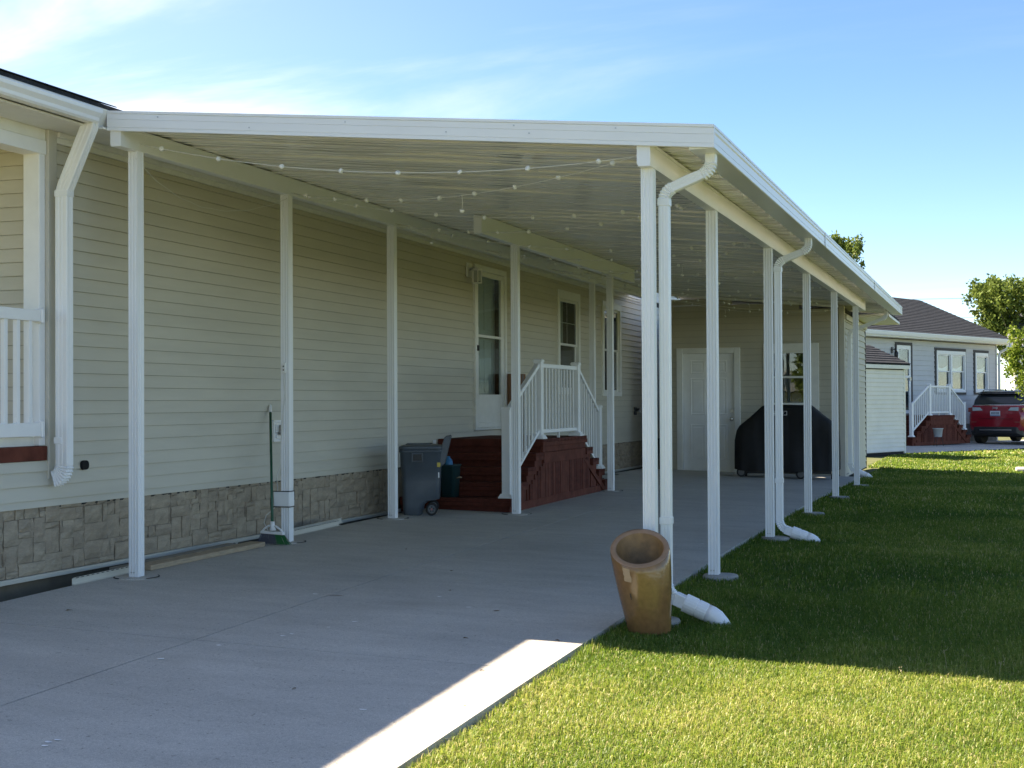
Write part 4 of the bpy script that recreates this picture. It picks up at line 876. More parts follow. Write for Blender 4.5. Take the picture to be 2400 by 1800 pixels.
cov.f = [(i * nS + j, (i + 1) * nS + j, (i + 1) * nS + j + 1, i * nS + j + 1) for i in range(nx_) for j in range(nS - 1)] + [tuple(range(nS)), tuple(range(nx_ * nS, nx_ * nS + nS))]
cov.sm = [True] * len(cov.f)
cover = cov.build('cover', M_COVER, gr)
MB().box(1.80, 3.23, 14.12, 14.6, 0.06, 0.13).build('base_frame', M_BLACK, gr, bevel=0.005)
for xx in (1.82, 2.76):
    wz = G(xx, 14.1); wl = MB().cyl((xx, 14.06, wz + 0.078), (xx, 14.10, wz + 0.078), 0.078, n=24).build('wheel', M_RUBBER, gr, bevel=0.006)
    MB().cyl((xx, 14.052, wz + 0.078), (xx, 14.0595, wz + 0.078), 0.05, n=20).build('rim', mat('rim_grey', (0.12, 0.12, 0.12), 0.5), wl)
for xx in (1.82, 3.2):
    wz = G(xx, 14.5); MB().cyl((xx, 14.5, wz), (xx, 14.5, 0.1), 0.02, n=8).build('leg', M_BLACK, gr)
MB().frame(2.31, 2.562, 0.99, 1.056, 0.006, 13.985, 13.99, axis='x').build('logo_border', M_VINYL, cover)
def text(body, name, size, loc, rot, m_, parent, ext=0.002):
    cu = bpy.data.curves.new(name, 'FONT'); cu.body = body; cu.size = size; cu.extrude = ext; cu.align_x = 'CENTER'; cu.align_y = 'CENTER'
    o = bpy.data.objects.new(name, cu); dg = bpy.context.evaluated_depsgraph_get(); COL.objects.link(o)
    bpy.context.view_layer.update(); me = bpy.data.meshes.new_from_object(o.evaluated_get(bpy.context.evaluated_depsgraph_get())); bpy.data.objects.remove(o)
    me.materials.clear(); me.materials.append(m_); o = bpy.data.objects.new(name, me); COL.objects.link(o); place(o, loc, parent); o.rotation_euler = rot; return o
text('weber', 'logo_lettering', 0.066, (2.436, 13.986, 1.025), (R(90), 0, 0), M_VINYL, cover)

# glazed pot with a slanting rim
pot = thing('clay_pot', (3.775, -0.42, -0.12), 'tall glazed brown pot with slanting rim on the grass', 'pot')
def pot_ring(t, r, tilt=1.0, dz=0):
    cx_ = 3.782 - 0.060 * t; cy_ = -0.44 + 0.015 * t; zc_ = -0.135 + 0.49 * t + dz; n = 40
    sh = tilt * max(0, (t - 0.25) / 0.75) ** 1.3
    return [(cx_ + r * math.cos(a), cy_ + r * 0.97 * math.sin(a), zc_ + sh * (0.27 * r / 0.175 * 0.36 * math.sin(a) - 0.10 * r * math.cos(a))) for a in [2 * math.pi * k / n for k in range(n)]]
def pot_mat():
    m, t, b = _base('pot_glaze'); n = t.nodes; l = t.links; g = n.new('ShaderNodeNewGeometry')
    mp = n.new('ShaderNodeMapping'); mp.inputs['Scale'].default_value = (5, 5, 2.2); l.new(g.outputs['Position'], mp.inputs[0])
    z = n.new('ShaderNodeTexNoise'); z.inputs['Scale'].default_value = 1.4; z.inputs['Detail'].default_value = 5; l.new(mp.outputs[0], z.inputs['Vector'])
    cr = n.new('ShaderNodeValToRGB'); cr.color_ramp.elements[0].position = 0.35; cr.color_ramp.elements[0].color = (0.25, 0.125, 0.052, 1); cr.color_ramp.elements[1].position = 0.68; cr.color_ramp.elements[1].color = (0.31, 0.17, 0.058, 1)
    l.new(z.outputs['Fac'], cr.inputs[0])
    z2 = n.new('ShaderNodeTexNoise'); z2.inputs['Scale'].default_value = 30; z2.inputs['Detail'].default_value = 4; l.new(g.outputs['Position'], z2.inputs['Vector'])
    mr_ = n.new('ShaderNodeMapRange'); mr_.inputs[1].default_value = 0.3; mr_.inputs[2].default_value = 0.75; mr_.inputs[3].default_value = 0.82; mr_.inputs[4].default_value = 1.08; l.new(z2.outputs['Fac'], mr_.inputs[0])
    mx = n.new('ShaderNodeMix'); mx.data_type = 'RGBA'; mx.blend_type = 'MULTIPLY'; mx.inputs[0].default_value = 1; l.new(cr.outputs[0], mx.inputs[6]); l.new(mr_.outputs[0], mx.inputs[7]); l.new(mx.outputs[2], b.inputs['Base Color'])
    b.inputs['Roughness'].default_value = 0.13
    bp = n.new('ShaderNodeBump'); bp.inputs['Strength'].default_value = 0.15; bp.inputs['Distance'].default_value = 0.01; l.new(z2.outputs['Fac'], bp.inputs['Height']); l.new(bp.outputs[0], b.inputs['Normal'])
    return m
M_POT = pot_mat(); M_POTRIM = mat('pot_rim', (0.33, 0.19, 0.11), 0.5, 0.15, 20); M_POTIN = mat('pot_inside', (0.26, 0.14, 0.055), 0.55, 0.35, 12, bump=0.2, bscale=30)
MB().rings([pot_ring(t, r) for t, r in ((0, 0.120), (0.03, 0.128), (0.2, 0.139), (0.45, 0.156), (0.7, 0.169), (0.88, 0.175), (0.95, 0.176), (0.985, 0.173))], caps=False).build('pot_wall', M_POT, pot, recalc=True)
MB().rings([pot_ring(0.985, 0.173), pot_ring(1.0, 0.166), pot_ring(1.0, 0.146), pot_ring(0.985, 0.140)], caps=False).build('rim', M_POTRIM, pot)
MB().rings([pot_ring(0.985, 0.140), pot_ring(0.9, 0.141), pot_ring(0.75, 0.137), pot_ring(0.62, 0.132, 0.5)], caps=False).build('inner_wall', M_POTIN, pot)
MB().add(pot_ring(0.62, 0.133, 0.5), [tuple(range(40))]).build('soil', mat('old_soil', (0.12, 0.085, 0.065), 0.9, 0.3, 20), pot)
MB().add(pot_ring(0.0, 0.12), [tuple(range(40))]).build('pot_base', M_POT, pot)
def decal(name, a0, a1, t0, t1, m_, off=0.0018, ragged=0.012):
    b = MB(); n = 6; vs = []
    def rad(t):
        ts = (0, 0.03, 0.2, 0.45, 0.7, 0.88, 0.95, 0.985); rs = (0.120, 0.128, 0.139, 0.156, 0.169, 0.175, 0.176, 0.173); return float(np.interp(t, ts, rs))
    for i in range(n + 1):
        for k in range(4):
            t = t0 + (t1 - t0) * i / n; a = a0 + (a1 - a0) * k / 3 + (random.uniform(-ragged, ragged) if k in (0, 3) else 0); r = rad(t) + off
            cx_ = 3.782 - 0.060 * t; cy_ = -0.44 + 0.015 * t; sh = max(0, (t - 0.25) / 0.75) ** 1.3
            vs.append((cx_ + r * math.cos(a), cy_ + r * 0.97 * math.sin(a), -0.135 + 0.49 * t + sh * (0.27 * r / 0.175 * 0.36 * math.sin(a) - 0.10 * r * math.cos(a))))
    b.add(vs, [(i * 4 + k, i * 4 + k + 1, (i + 1) * 4 + k + 1, (i + 1) * 4 + k) for i in range(n) for k in range(3)], True); return b.build(name, m_, pot, recalc=False)
decal('bare_patch', R(247), R(262), 0.72, 0.95, mat('bare_clay', (0.50, 0.33, 0.19), 0.6, 0.1, 20), ragged=0.03)
decal('crack_mark', R(252), R(254), 0.44, 0.53, M_BLACK, ragged=0.01)

# ------------------------------------------------------------------ string lights zig-zagging under the roof
puck = None
def string(p0, p1, sag, label, n, drop=None):
    global puck
    p0, p1 = Vector(p0), Vector(p1); e = thing('string_light', tuple((p0 + p1) / 2), label, 'string light', 'string lights under the carport roof')
    def at(t): q = p0.lerp(p1, t); q.z -= sag * 4 * t * (1 - t); return q
    MB().tube([at(t / 24) for t in range(25)], 0.0026, 5).build('wire', M_WIRE, e)
    for k in range(n):
        q = at((k + 0.45) / n + random.uniform(-0.01, 0.01)); ro = (random.uniform(-1.2, 1.2), random.uniform(-1.2, 1.2), random.uniform(0, 6)); 
        if puck is None: puck = MB().lathe([(0.010, -0.011), (0.017, -0.008), (0.018, 0.006), (0.012, 0.011)], tuple(q), 14).build('puck_light', M_LENS, e); puck.rotation_euler = ro
        else: inst(puck, tuple(q), e, ro)
    if drop is not None:
        q = at(drop); MB().tube([q, q + Vector((0.005, 0, -0.05)), q + Vector((0.0, 0, -0.10))], 0.003, 5).build('wire_tail', M_WIRE, e); inst(puck, tuple(q + Vector((0, 0, -0.11))), e, (0.3, 0.2, 0))
Lh = lambda y: (0.055, y, 3.0); Rh = lambda y: (3.655, y, 2.70)
string((0.055, -0.03, 3.03), (3.64, -0.16, 2.70), 0.145, 'nearest string light sagging straight across the carport front', 8)
string((3.64, -0.16, 2.70), Lh(2.2), 0.15, 'string light from the front right corner to the second left post', 9, 0.42)
string(Lh(2.25), Rh(1.9), 0.16, 'string light from the second left post to the second right post', 9)
string(Rh(1.95), Lh(4.4), 0.15, 'string light from the second right post to the third left post', 9)
string(Lh(4.45), Rh(4.6), 0.17, 'string light from the third left post to the third right post', 9, 0.1)
string(Rh(4.65), Lh(7.0), 0.15, 'string light from the third right post back to the house above the door', 9)
string(Lh(7.05), Rh(7.35), 0.17, 'string light from above the door to the fourth right post', 11, 0.75)
string(Rh(7.4), Lh(9.6), 0.16, 'string light from the fourth right post to the house beyond the door', 11)
string(Lh(9.65), Rh(10.15), 0.16, 'string light from the house beyond the door to the fifth right post', 11)
string(Rh(10.2), Lh(11.9), 0.16, 'string light from the fifth right post to the farthest left post', 11, 0.4)
string(Lh(12.0), Rh(13.0), 0.16, 'farthest string light near the garage wall', 11, 0.6)
string(Lh(9.7), Rh(13.05), 0.15, 'long string light crossing from the house to the last right post', 11)
string(Rh(4.7), Lh(9.55), 0.16, 'long diagonal string light from the third right post to the house', 11, 0.3)
string(Lh(11.95), (3.2, 15.45, 2.72), 0.15, 'string light from the farthest left post to the garage corner', 10)
string((0.3, 15.5, 3.0), (3.2, 15.5, 2.74), 0.14, 'string light hanging along the garage wall above its door', 9, 0.35)
lc = MB().tube([(0.03, -0.045, 2.93)] + [(0.03 - 0.3 * math.sin(t * math.pi) * 0.3, 0.0 + 2.2 * t, 2.90 + (2.955 - 2.90) * t - 0.20 * 4 * t * (1 - t) + 0.004 * math.sin(t * 40)) for t in [k / 30 for k in range(1, 31)]], 0.0025, 5).build('slack_cable', M_WIRE)
tag(lc, 'thin slack cable drooping between the first two left posts', 'cable')

# ------------------------------------------------------------------ the neighbour's place (local frame: x = outwards from the wall, y = along it)
P0 = (2.2, 32.55); RZ = R(-23.4)
def loc2world(n, s): return (P0[0] + n * math.cos(RZ) - s * math.sin(RZ), P0[1] + n * math.sin(RZ) + s * math.cos(RZ))
nh = thing('neighbour_house', (P0[0], P0[1], 0), 'grey lap-sided house with dark window trim behind the shed', 'house', rz=RZ)
NW = -0.30
nwall = MB().box(-6, NW - 0.62, -6, 9.4, -0.3, 3.06).box(NW - 0.62, NW, -6, 2.28, -0.3, 3.06).box(NW - 0.62, NW, 3.28, 4.88, -0.3, 3.06).box(NW - 0.62, NW, 7.0, 7.66, -0.3, 3.06).box(NW - 0.62, NW, 8.72, 9.4, -0.3, 3.06)\
    .box(NW - 0.62, NW, 2.28, 3.28, -0.3, 0.85).box(NW - 0.62, NW, 2.28, 3.28, 2.9, 3.06).box(NW - 0.62, NW, 4.88, 7.0, -0.3, 1.45).box(NW - 0.62, NW, 4.88, 7.0, 2.8, 3.06).box(NW - 0.62, NW, 7.66, 8.72, -0.3, 1.45).box(NW - 0.62, NW, 7.66, 8.72, 2.8, 3.06).build('wall', M_DARK, nh)
siding(nwall, 'y', NW, 1, -6, 9.33, 0.45, 3.05, 0.152, 0.46, [(2.25, 3.33, 0.8, 2.96), (4.84, 7.04, 1.40, 2.86), (7.62, 8.76, 1.40, 2.85)], M_GREYS, thick=0.022)
MB().box(NW - 0.05, NW + 0.03, 9.33, 9.42, -0.2, 3.05).build('corner_board', M_GREYS, nh)
MB().box(NW - 0.03, NW + 0.012, -6, 9.4, -0.2, 0.45).build('skirting', mat('skirt_grey', (0.2, 0.19, 0.18), 0.9, 0.2), nh)
nroof = MB().prism([(0.08, 3.20), (0.08, 3.235), (-3.2, 4.72), (-6.6, 3.235), (-6.6, 3.20), (-3.2, 4.68)], 'y', -6.4, 9.75).build('roof', M_SHINGLE, nh)
for k in range(22):       # shingle courses
    t0 = k / 22; t1 = (k + 1) / 22; xa = 0.09 - 3.28 * t0; za = 3.243 + 1.485 * t0; xb = 0.09 - 3.28 * t1 - 0.01; zb = 3.243 + 1.485 * t1
    MB().prism([(xa, za), (xa, za + 0.014), (xb, zb + 0.004), (xb, zb)], 'y', -6.4, 9.76).build('shingle_course', M_SHINGLE, nroof)
MB().box(NW - 0.1, 0.08, -6.3, 9.70, 3.065, 3.10).build('soffit', M_TRIMW, nh)
MB().prism([(0.03, 3.10), (0.12, 3.10), (0.14, 3.14), (0.15, 3.20), (0.16, 3.205), (0.16, 3.235), (0.145, 3.235), (0.13, 3.18), (0.03, 3.18)], 'y', -6.3, 9.72).build('gutter', M_WHITE, nh)
MB().prism([(-6.3, 3.10), (0.03, 3.10), (0.03, 3.19), (-3.2, 4.66), (-6.3, 3.19)], 'y', 9.4, 9.5).build('gable', M_GREYS, nh)
MB().tube([(0.10, 9.62, 3.10), (0.10, 9.62, 3.0), (0.02, 9.55, 2.92), (-0.18, 9.48, 2.82), (-0.22, 9.46, 2.7), (-0.22, 9.46, 0.1)], 0.045, 8).build('downspout', M_WHITE, nh)
MB().cyl((-2.7, 6.1, 4.2), (-2.7, 6.1, 4.72), 0.06, n=10).build('vent_pipe', M_CHAR, nh)
def nwin(y0, y1, z0, z1, mull):
    o = MB().frame(y0, y1, z0, z1, 0.09, NW - 0.01, NW + 0.035).build('window', M_CHAR, nh)
    a0, a1, c0, c1 = y0 + 0.09, y1 - 0.07, z0 + 0.07, z1 - 0.09
    MB().frame(a0, a1, c0, c1, 0.08, NW - 0.015, NW + 0.055, tt=0.11).build('casing', M_VINYL, o)
    segs = [(a0 + 0.08, a1 - 0.08)]
    if mull:
        mm = (a0 + a1) / 2; MB().box(NW - 0.014, NW + 0.054, mm - 0.055, mm + 0.055, c0 + 0.08, c1 - 0.11).build('mullion', M_VINYL, o); segs = [(a0 + 0.08, mm - 0.055), (mm + 0.055, a1 - 0.08)]
    zs_ = (c0 + c1) / 2 + 0.01
    for (b0, b1) in segs:
        MB().frame(b0, b1, zs_ - 0.02, c1 - 0.11, 0.035, NW + 0.0, NW + 0.02).build('sash', M_VINYL, o); MB().frame(b0, b1, c0 + 0.08, zs_ + 0.02, 0.035, NW - 0.03, NW - 0.005).build('sash', M_VINYL, o)
        MB().box(NW + 0.006, NW + 0.01, b0 + 0.03, b1 - 0.03, zs_ + 0.01, c1 - 0.14).build('pane', M_GLASS, o); MB().box(NW - 0.022, NW - 0.018, b0 + 0.03, b1 - 0.03, c0 + 0.11, zs_ - 0.01).build('pane', M_GLASS, o)
        n = 12; cv = MB()                                            # white swag, and a mauve panel painted as the pane's reflection
        for i in range(n + 1):
            t = i / n; yy = b0 + (b1 - b0) * t; zz = zs_ + 0.10 + 0.10 * (2 * t - 1) ** 2
            cv.v += [(NW - 0.06, yy, zs_ - 0.01), (NW - 0.06, yy, zz)]
        cv.f = [(2 * i, 2 * i + 2, 2 * i + 3, 2 * i + 1) for i in range(n)]; cv.sm = [True] * n; cv.build('curtain', M_CURTW, o, recalc=False)
        MB().box(NW - 0.075, NW - 0.07, b0, b1, zs_ + 0.08, c1 - 0.11).build('shade', mat('mauve_reflection', (0.30, 0.22, 0.21), 0.8, 0.2, 6), o)
    MB().box(NW - 0.6, NW - 0.58, y0, y1, z0, z1).build('window_recess', M_ROOM, o)
nwin(4.84, 7.04, 1.40, 2.86, True); nwin(7.62, 8.76, 1.40, 2.85, False)
nd = MB().frame(2.25, 3.33, 0.80, 2.96, 0.09, NW - 0.01, NW + 0.04, tb=0.02).build('door', M_CHAR, nh)
MB().frame(2.35, 3.24, 0.83, 2.87, 0.12, NW - 0.012, NW + 0.03, tb=0.1).box(NW - 0.011, NW + 0.029, 2.47, 3.12, 1.90, 1.96).build('storm_frame', M_VINYL, nd)
MB().box(NW + 0.005, NW + 0.009, 2.46, 3.13, 0.92, 2.76).build('pane', M_GLASS, nd); MB().box(NW - 0.14, NW - 0.1, 2.3, 3.28, 0.83, 2.88).build('inner_door', mat('navy_door', (0.02, 0.024, 0.035), 0.4), nd)
MB().box(NW + 0.03, NW + 0.06, 3.15, 3.19, 1.82, 1.92).build('handle', M_STEEL, nd)
wl = MB().box(NW + 0.02, NW + 0.04, 2.0, 2.12, 2.62, 2.80).build('wall_lamp', M_BLACK, nh)
MB().tube([(NW + 0.03, 2.06, 2.7), (NW + 0.14, 2.06, 2.76), (NW + 0.16, 2.06, 2.68)], 0.012, 6).build('arm', M_BLACK, wl); MB().lathe([(0.03, 0), (0.055, 0.03), (0.065, 0.17), (0.02, 0.22)], (NW + 0.16, 2.06, 2.46), 8).build('lantern', M_BLACK, wl)
ns = thing('neighbour_steps', (P0[0], P0[1], 0), 'red-stained wooden steps with white railing at the neighbouring grey house', 'steps', rz=RZ)
build_steps(ns, NW, 1.0, 1.87, 3.42, -0.06, 0.785)
# neighbour's concrete drive
nd_ = MB(); pts_ = [(n_, s_) for s_ in (-4.7, 0, 4, 8, 14) for n_ in (NW, 1.2, 2.4, 3.35)]
vv = [(*loc2world(n_, s_), 0) for n_, s_ in pts_]; nd_.add([(x, y, lawn_z(x, y) + 0.03) for x, y, _ in vv], [(j * 4 + i, j * 4 + i + 1, (j + 1) * 4 + i + 1, (j + 1) * 4 + i) for j in range(4) for i in range(3)])
tag(nd_.build('neighbour_driveway', M_CONC, recalc=False), 'strip of concrete drive below the neighbouring steps', 'driveway', kind='structure')
# planter on a wire stand
pc = loc2world(1.35, 1.62); pz = lawn_z(*pc) + 0.03
pl = thing('planter', (pc[0], pc[1], pz), 'pale pot on a wire stand in front of the neighbouring steps', 'planter')
MB().lathe([(0.10, 0), (0.11, 0.02), (0.135, 0.22), (0.15, 0.225), (0.15, 0.25), (0.13, 0.25), (0.12, 0.2)], (pc[0], pc[1], pz + 0.26), 18).build('planter_pot', mat('pale_pot', (0.42, 0.45, 0.45), 0.6), pl)
for k in range(3):
    a = R(120 * k + 20); MB().tube([(pc[0] + 0.10 * math.cos(a), pc[1] + 0.10 * math.sin(a), pz + 0.30), (pc[0] + 0.16 * math.cos(a), pc[1] + 0.16 * math.sin(a), pz)], 0.008, 6).build('stand_leg', M_BLACK, pl)
# garden shed
Q0 = (3.61, 26.74)
sh = thing('garden_shed', (Q0[0], Q0[1], 0), 'cream lap-sided shed with dark shingle roof behind the garage', 'shed', rz=RZ)
MB().box(-1.9, -0.03, -2.25, -0.03, -0.1, 2.0).build('wall', M_DARK, sh)
shw = [o for o in sh.children][0]
siding(shw, 'y', -0.03, 1, -2.25, -0.06, 0.0, 1.96, 0.1016, 0.018, [], M_CREAM, thick=0.028)
MB().box(-0.09, -0.006, -0.075, 0.012, -0.05, 1.97).build('corner_board', M_TRIMW, sh, bevel=0.003)
MB().box(-1.9, -0.03, -0.028, -0.006, 0.0, 1.98).build('end_wall', M_CREAM, sh)
MB().box(0.02, 0.07, -2.4, 0.08, 1.97, 2.075).build('fascia_board', M_TRIMW, sh, bevel=0.003)
MB().prism([(0.07, 2.06), (0.07, 2.09), (-1.0, 2.58), (-2.0, 2.1), (-2.0, 2.06), (-1.0, 2.54)], 'y', -2.4, 0.10).build('roof', M_SHINGLE, sh)
for k in range(8):
    t0 = k / 8; t1 = (k + 1) / 8; xa = 0.085 - 1.085 * t0; za = 2.092 + 0.49 * t0; xb = 0.085 - 1.085 * t1 - 0.02; zb = 2.096 + 0.49 * t1
    MB().prism([(xa, za), (xa, za + 0.018), (xb, zb + 0.006), (xb, zb)], 'y', -2.4, 0.105).build('shingle_course', M_SHINGLE, sh)

# ------------------------------------------------------------------ the red car, rear towards us
cc = loc2world(1.42, 5.35)
car = thing('parked_car', (cc[0], cc[1], lawn_z(*cc) + 0.03), 'red compact SUV with black roof parked with its rear towards us', 'car', rz=RZ)
M_CRED = mat('car_paint', (0.30, 0.008, 0.018), 0.25, 0.03, coat=1.0); M_CBLK = mat('car_black', (0.012, 0.012, 0.013), 0.22, 0.03, coat=0.6)
M_CGL = mat('car_glass', (0.03, 0.035, 0.04), 0.06, 0.05); M_TAIL = mat('tail_lamp', (0.28, 0.06, 0.05), 0.15, 0.2, 12); M_TAILC = mat('tail_clear', (0.45, 0.5, 0.52), 0.12, 0.1); M_CHROME = mat('chrome', (0.8, 0.8, 0.8), 0.12, 0.02, metallic=1.0)
def csec(y, zb, zt, wb, wm, wt, zm):
    half = [(wb, zb), (wm, zb + 0.12), (wm + 0.012, zm), (wt + 0.02, zt - 0.06), (wt - 0.03, zt)]
    return [(x, y, z) for x, z in half] + [(-x, y, z) for x, z in half[::-1]]
lower = [csec(0.0, 0.50, 1.16, 0.66, 0.76, 0.70, 0.85), csec(0.05, 0.42, 1.19, 0.74, 0.84, 0.76, 0.85), csec(0.22, 0.34, 1.20, 0.82, 0.895, 0.84, 0.85), csec(0.7, 0.28, 1.18, 0.84, 0.91, 0.87, 0.85), csec(2.0, 0.28, 1.12, 0.84, 0.91, 0.87, 0.82), csec(3.2, 0.28, 1.06, 0.83, 0.90, 0.84, 0.80), csec(4.0, 0.30, 0.98, 0.78, 0.87, 0.78, 0.75), csec(4.38, 0.40, 0.86, 0.62, 0.72, 0.62, 0.66)]
MB().rings(lower, True, True).build('body', M_CRED, car)
def gsec(y, z0, z1, w0, w1): return [(w0, y, z0), (w0 - 0.05, y, (z0 + z1) / 2 + 0.05), (w1, y, z1 - 0.02), (w1 - 0.10, y, z1), (-w1 + 0.10, y, z1), (-w1, y, z1 - 0.02), (-w0 + 0.05, y, (z0 + z1) / 2 + 0.05), (-w0, y, z0)]
MB().rings([gsec(0.10, 1.17, 1.24, 0.75, 0.72), gsec(0.22, 1.17, 1.42, 0.80, 0.69), gsec(0.36, 1.17, 1.565, 0.82, 0.66), gsec(0.6, 1.16, 1.60, 0.84, 0.66), gsec(1.6, 1.12, 1.635, 0.85, 0.66), gsec(2.4, 1.10, 1.58, 0.84, 0.64), gsec(3.25, 1.04, 1.10, 0.80, 0.72)], True, True).build('greenhouse', M_CGL, car)
MB().rings([[(-w_, y, z - 0.02), (w_, y, z - 0.02), (w_ - 0.08, y, z + 0.022), (-w_ + 0.08, y, z + 0.022)] for y, z, w_ in ((0.24, 1.565, 0.60), (0.40, 1.60, 0.67), (1.6, 1.64, 0.67), (2.45, 1.58, 0.64))], True, True).build('roof', M_CBLK, car)
MB().rings([[(-w_, y, z), (w_, y, z), (w_, y, z + 0.03), (-w_, y, z + 0.03)] for y, z, w_ in ((0.17, 1.525, 0.62), (0.4, 1.575, 0.66))], True, False).build('rear_spoiler', M_CBLK, car, bevel=0.008)
MB().add([(-0.66, 0.118, 1.235), (0.66, 0.118, 1.235), (0.56, 0.262, 1.50), (-0.56, 0.262, 1.50)], [(0, 1, 2, 3)]).build('rear_window', M_CGL, car, recalc=False)
MB().tube([(-0.74, 0.075, 1.195), (-0.4, 0.055, 1.195), (0.4, 0.055, 1.195), (0.74, 0.075, 1.195), (0.83, 0.3, 1.21), (0.80, 0.42, 1.35), (0.74, 0.52, 1.50), (0.70, 0.9, 1.555)], 0.012, 6).build('chrome_strip', M_CHROME, car)
for sx in (-1, 1):
    MB().prism([(sx * 0.40, 1.035), (sx * 0.72, 1.02), (sx * 0.72, 1.13), (sx * 0.48, 1.125)], 'y', -0.012, 0.10).build('tail_light', M_TAILC, car, bevel=0.006)
    MB().prism([(sx * 0.725, 0.98), (sx * 0.87, 0.99), (sx * 0.87, 1.12), (sx * 0.725, 1.13)], 'y', 0.012, 0.26).build('tail_light', M_TAIL, car, bevel=0.008)
    MB().box(min(sx * 0.60, sx * 0.76), max(sx * 0.60, sx * 0.76), -0.004, 0.05, 0.66, 0.70).build('reflector', M_TAIL, car, bevel=0.004)
    MB().tube([(sx * 0.60, 0.5, 1.63), (sx * 0.60, 0.6, 1.665), (sx * 0.60, 2.0, 1.68), (sx * 0.60, 2.3, 1.62)], 0.016, 6).build('roof_rail', M_CBLK, car)
    MB().box(min(sx * 0.87, sx * 1.02), max(sx * 0.87, sx * 1.02), 2.75, 2.85, 1.08, 1.22).build('mirror', M_CBLK, car, bevel=0.02)
    for yy in (0.78, 3.42):
        w_ = MB().cyl((sx * 0.69, yy, 0.345), (sx * 0.905, yy, 0.345), 0.345, n=26).build('wheel', M_RUBBER, car, bevel=0.03); MB().cyl((sx * 0.89, yy, 0.345), (sx * 0.915, yy, 0.345), 0.22, n=20).build('rim', M_STEEL, w_)
        MB().tube([(sx * 0.905, yy + 0.40 * math.cos(R(a)), 0.36 + 0.40 * math.sin(R(a))) for a in range(0, 181, 15)], 0.035, 6).build('wheel_arch', M_BLACK, car)
MB().rings([[(x0_, y, z0_), (x1_, y, z0_), (x1_, y, z1_), (x0_, y, z1_)] for y, x0_, x1_, z0_, z1_ in ((-0.02, -0.66, 0.66, 0.34, 0.54), (0.12, -0.80, 0.80, 0.26, 0.52), (0.5, -0.85, 0.85, 0.25, 0.45))], True, False).build('rear_bumper', M_BLACK, car, bevel=0.02)
MB().box(-0.50, 0.50, -0.03, 0.0, 0.42, 0.46).build('skid_plate', M_STEEL, car, bevel=0.006)
MB().box(-0.76, 0.76, 0.3, 4.2, 0.22, 0.30).build('underbody', M_BLACK, car)
lp = MB().box(-0.155, 0.155, -0.022, 0.0, 0.865, 1.02).build('licence_plate', mat('plate', (0.62, 0.66, 0.70), 0.5), car, bevel=0.004)
MB().box(-0.15, 0.15, -0.0245, -0.0225, 0.87, 0.90).build('plate_band', mat('plate_band', (0.16, 0.26, 0.42), 0.5), lp)
for k in range(6): MB().box(-0.115 + 0.04 * k + (0.012 if k > 2 else 0), -0.09 + 0.04 * k + (0.012 if k > 2 else 0), -0.0245, -0.0225, 0.915, 0.985).build('plate_character', mat('plate_ink', (0.05, 0.07, 0.12), 0.5), lp)
text('Jeep', 'badge', 0.095, (0.0, -0.006, 1.115), (R(90), 0, 0), M_CHROME, car, 0.004)
MB().box(-0.55, 0.55, -0.008, 0.02, 0.775, 0.785).build('tailgate_seam', M_CBLK, car)
MB().prism([(0.0, 1.63), (0.02, 1.63), (0.06, 1.72), (0.05, 1.74)], 'x', -0.02, 0.02).build('roof_antenna', M_CBLK, car) if False else MB().tube([(0.0, 0.8, 1.64), (0.0, 0.72, 1.71)], [0.03, 0.008], 8).build('roof_antenna', M_CBLK, car)

# ------------------------------------------------------------------ trees
def leaf_mesh(name, centers, normals, sizes, tint, m_, parent):
    n = len(centers); c = np.asarray(centers, float); nn = np.asarray(normals, float); nn /= np.linalg.norm(nn, axis=1)[:, None] + 1e-9
    a = np.cross(nn, rng.normal(size=(n, 3))); a /= np.linalg.norm(a, axis=1)[:, None] + 1e-9; b = np.cross(nn, a)
    s = np.asarray(sizes)[:, None]
    v = np.stack([c - a * s, c - b * s * 0.55, c + a * s, c + b * s * 0.55], 1).reshape(-1, 3); ctr = (v.min(0) + v.max(0)) / 2
    me = bpy.data.meshes.new(name); me.vertices.add(4 * n); me.vertices.foreach_set('co', (v - ctr).ravel())
    me.loops.add(4 * n); me.loops.foreach_set('vertex_index', np.arange(4 * n, dtype=np.int32)); me.polygons.add(n)
    me.polygons.foreach_set('loop_start', np.arange(0, 4 * n, 4, dtype=np.int32)); me.polygons.foreach_set('loop_total', np.full(n, 4, np.int32))
    me.update(); at = me.attributes.new('tint', 'FLOAT', 'FACE'); at.data.foreach_set('value', np.clip(tint, 0, 1)); me.materials.append(m_)
    o = bpy.data.objects.new(name, me); COL.objects.link(o); place(o, tuple(ctr), parent); return o
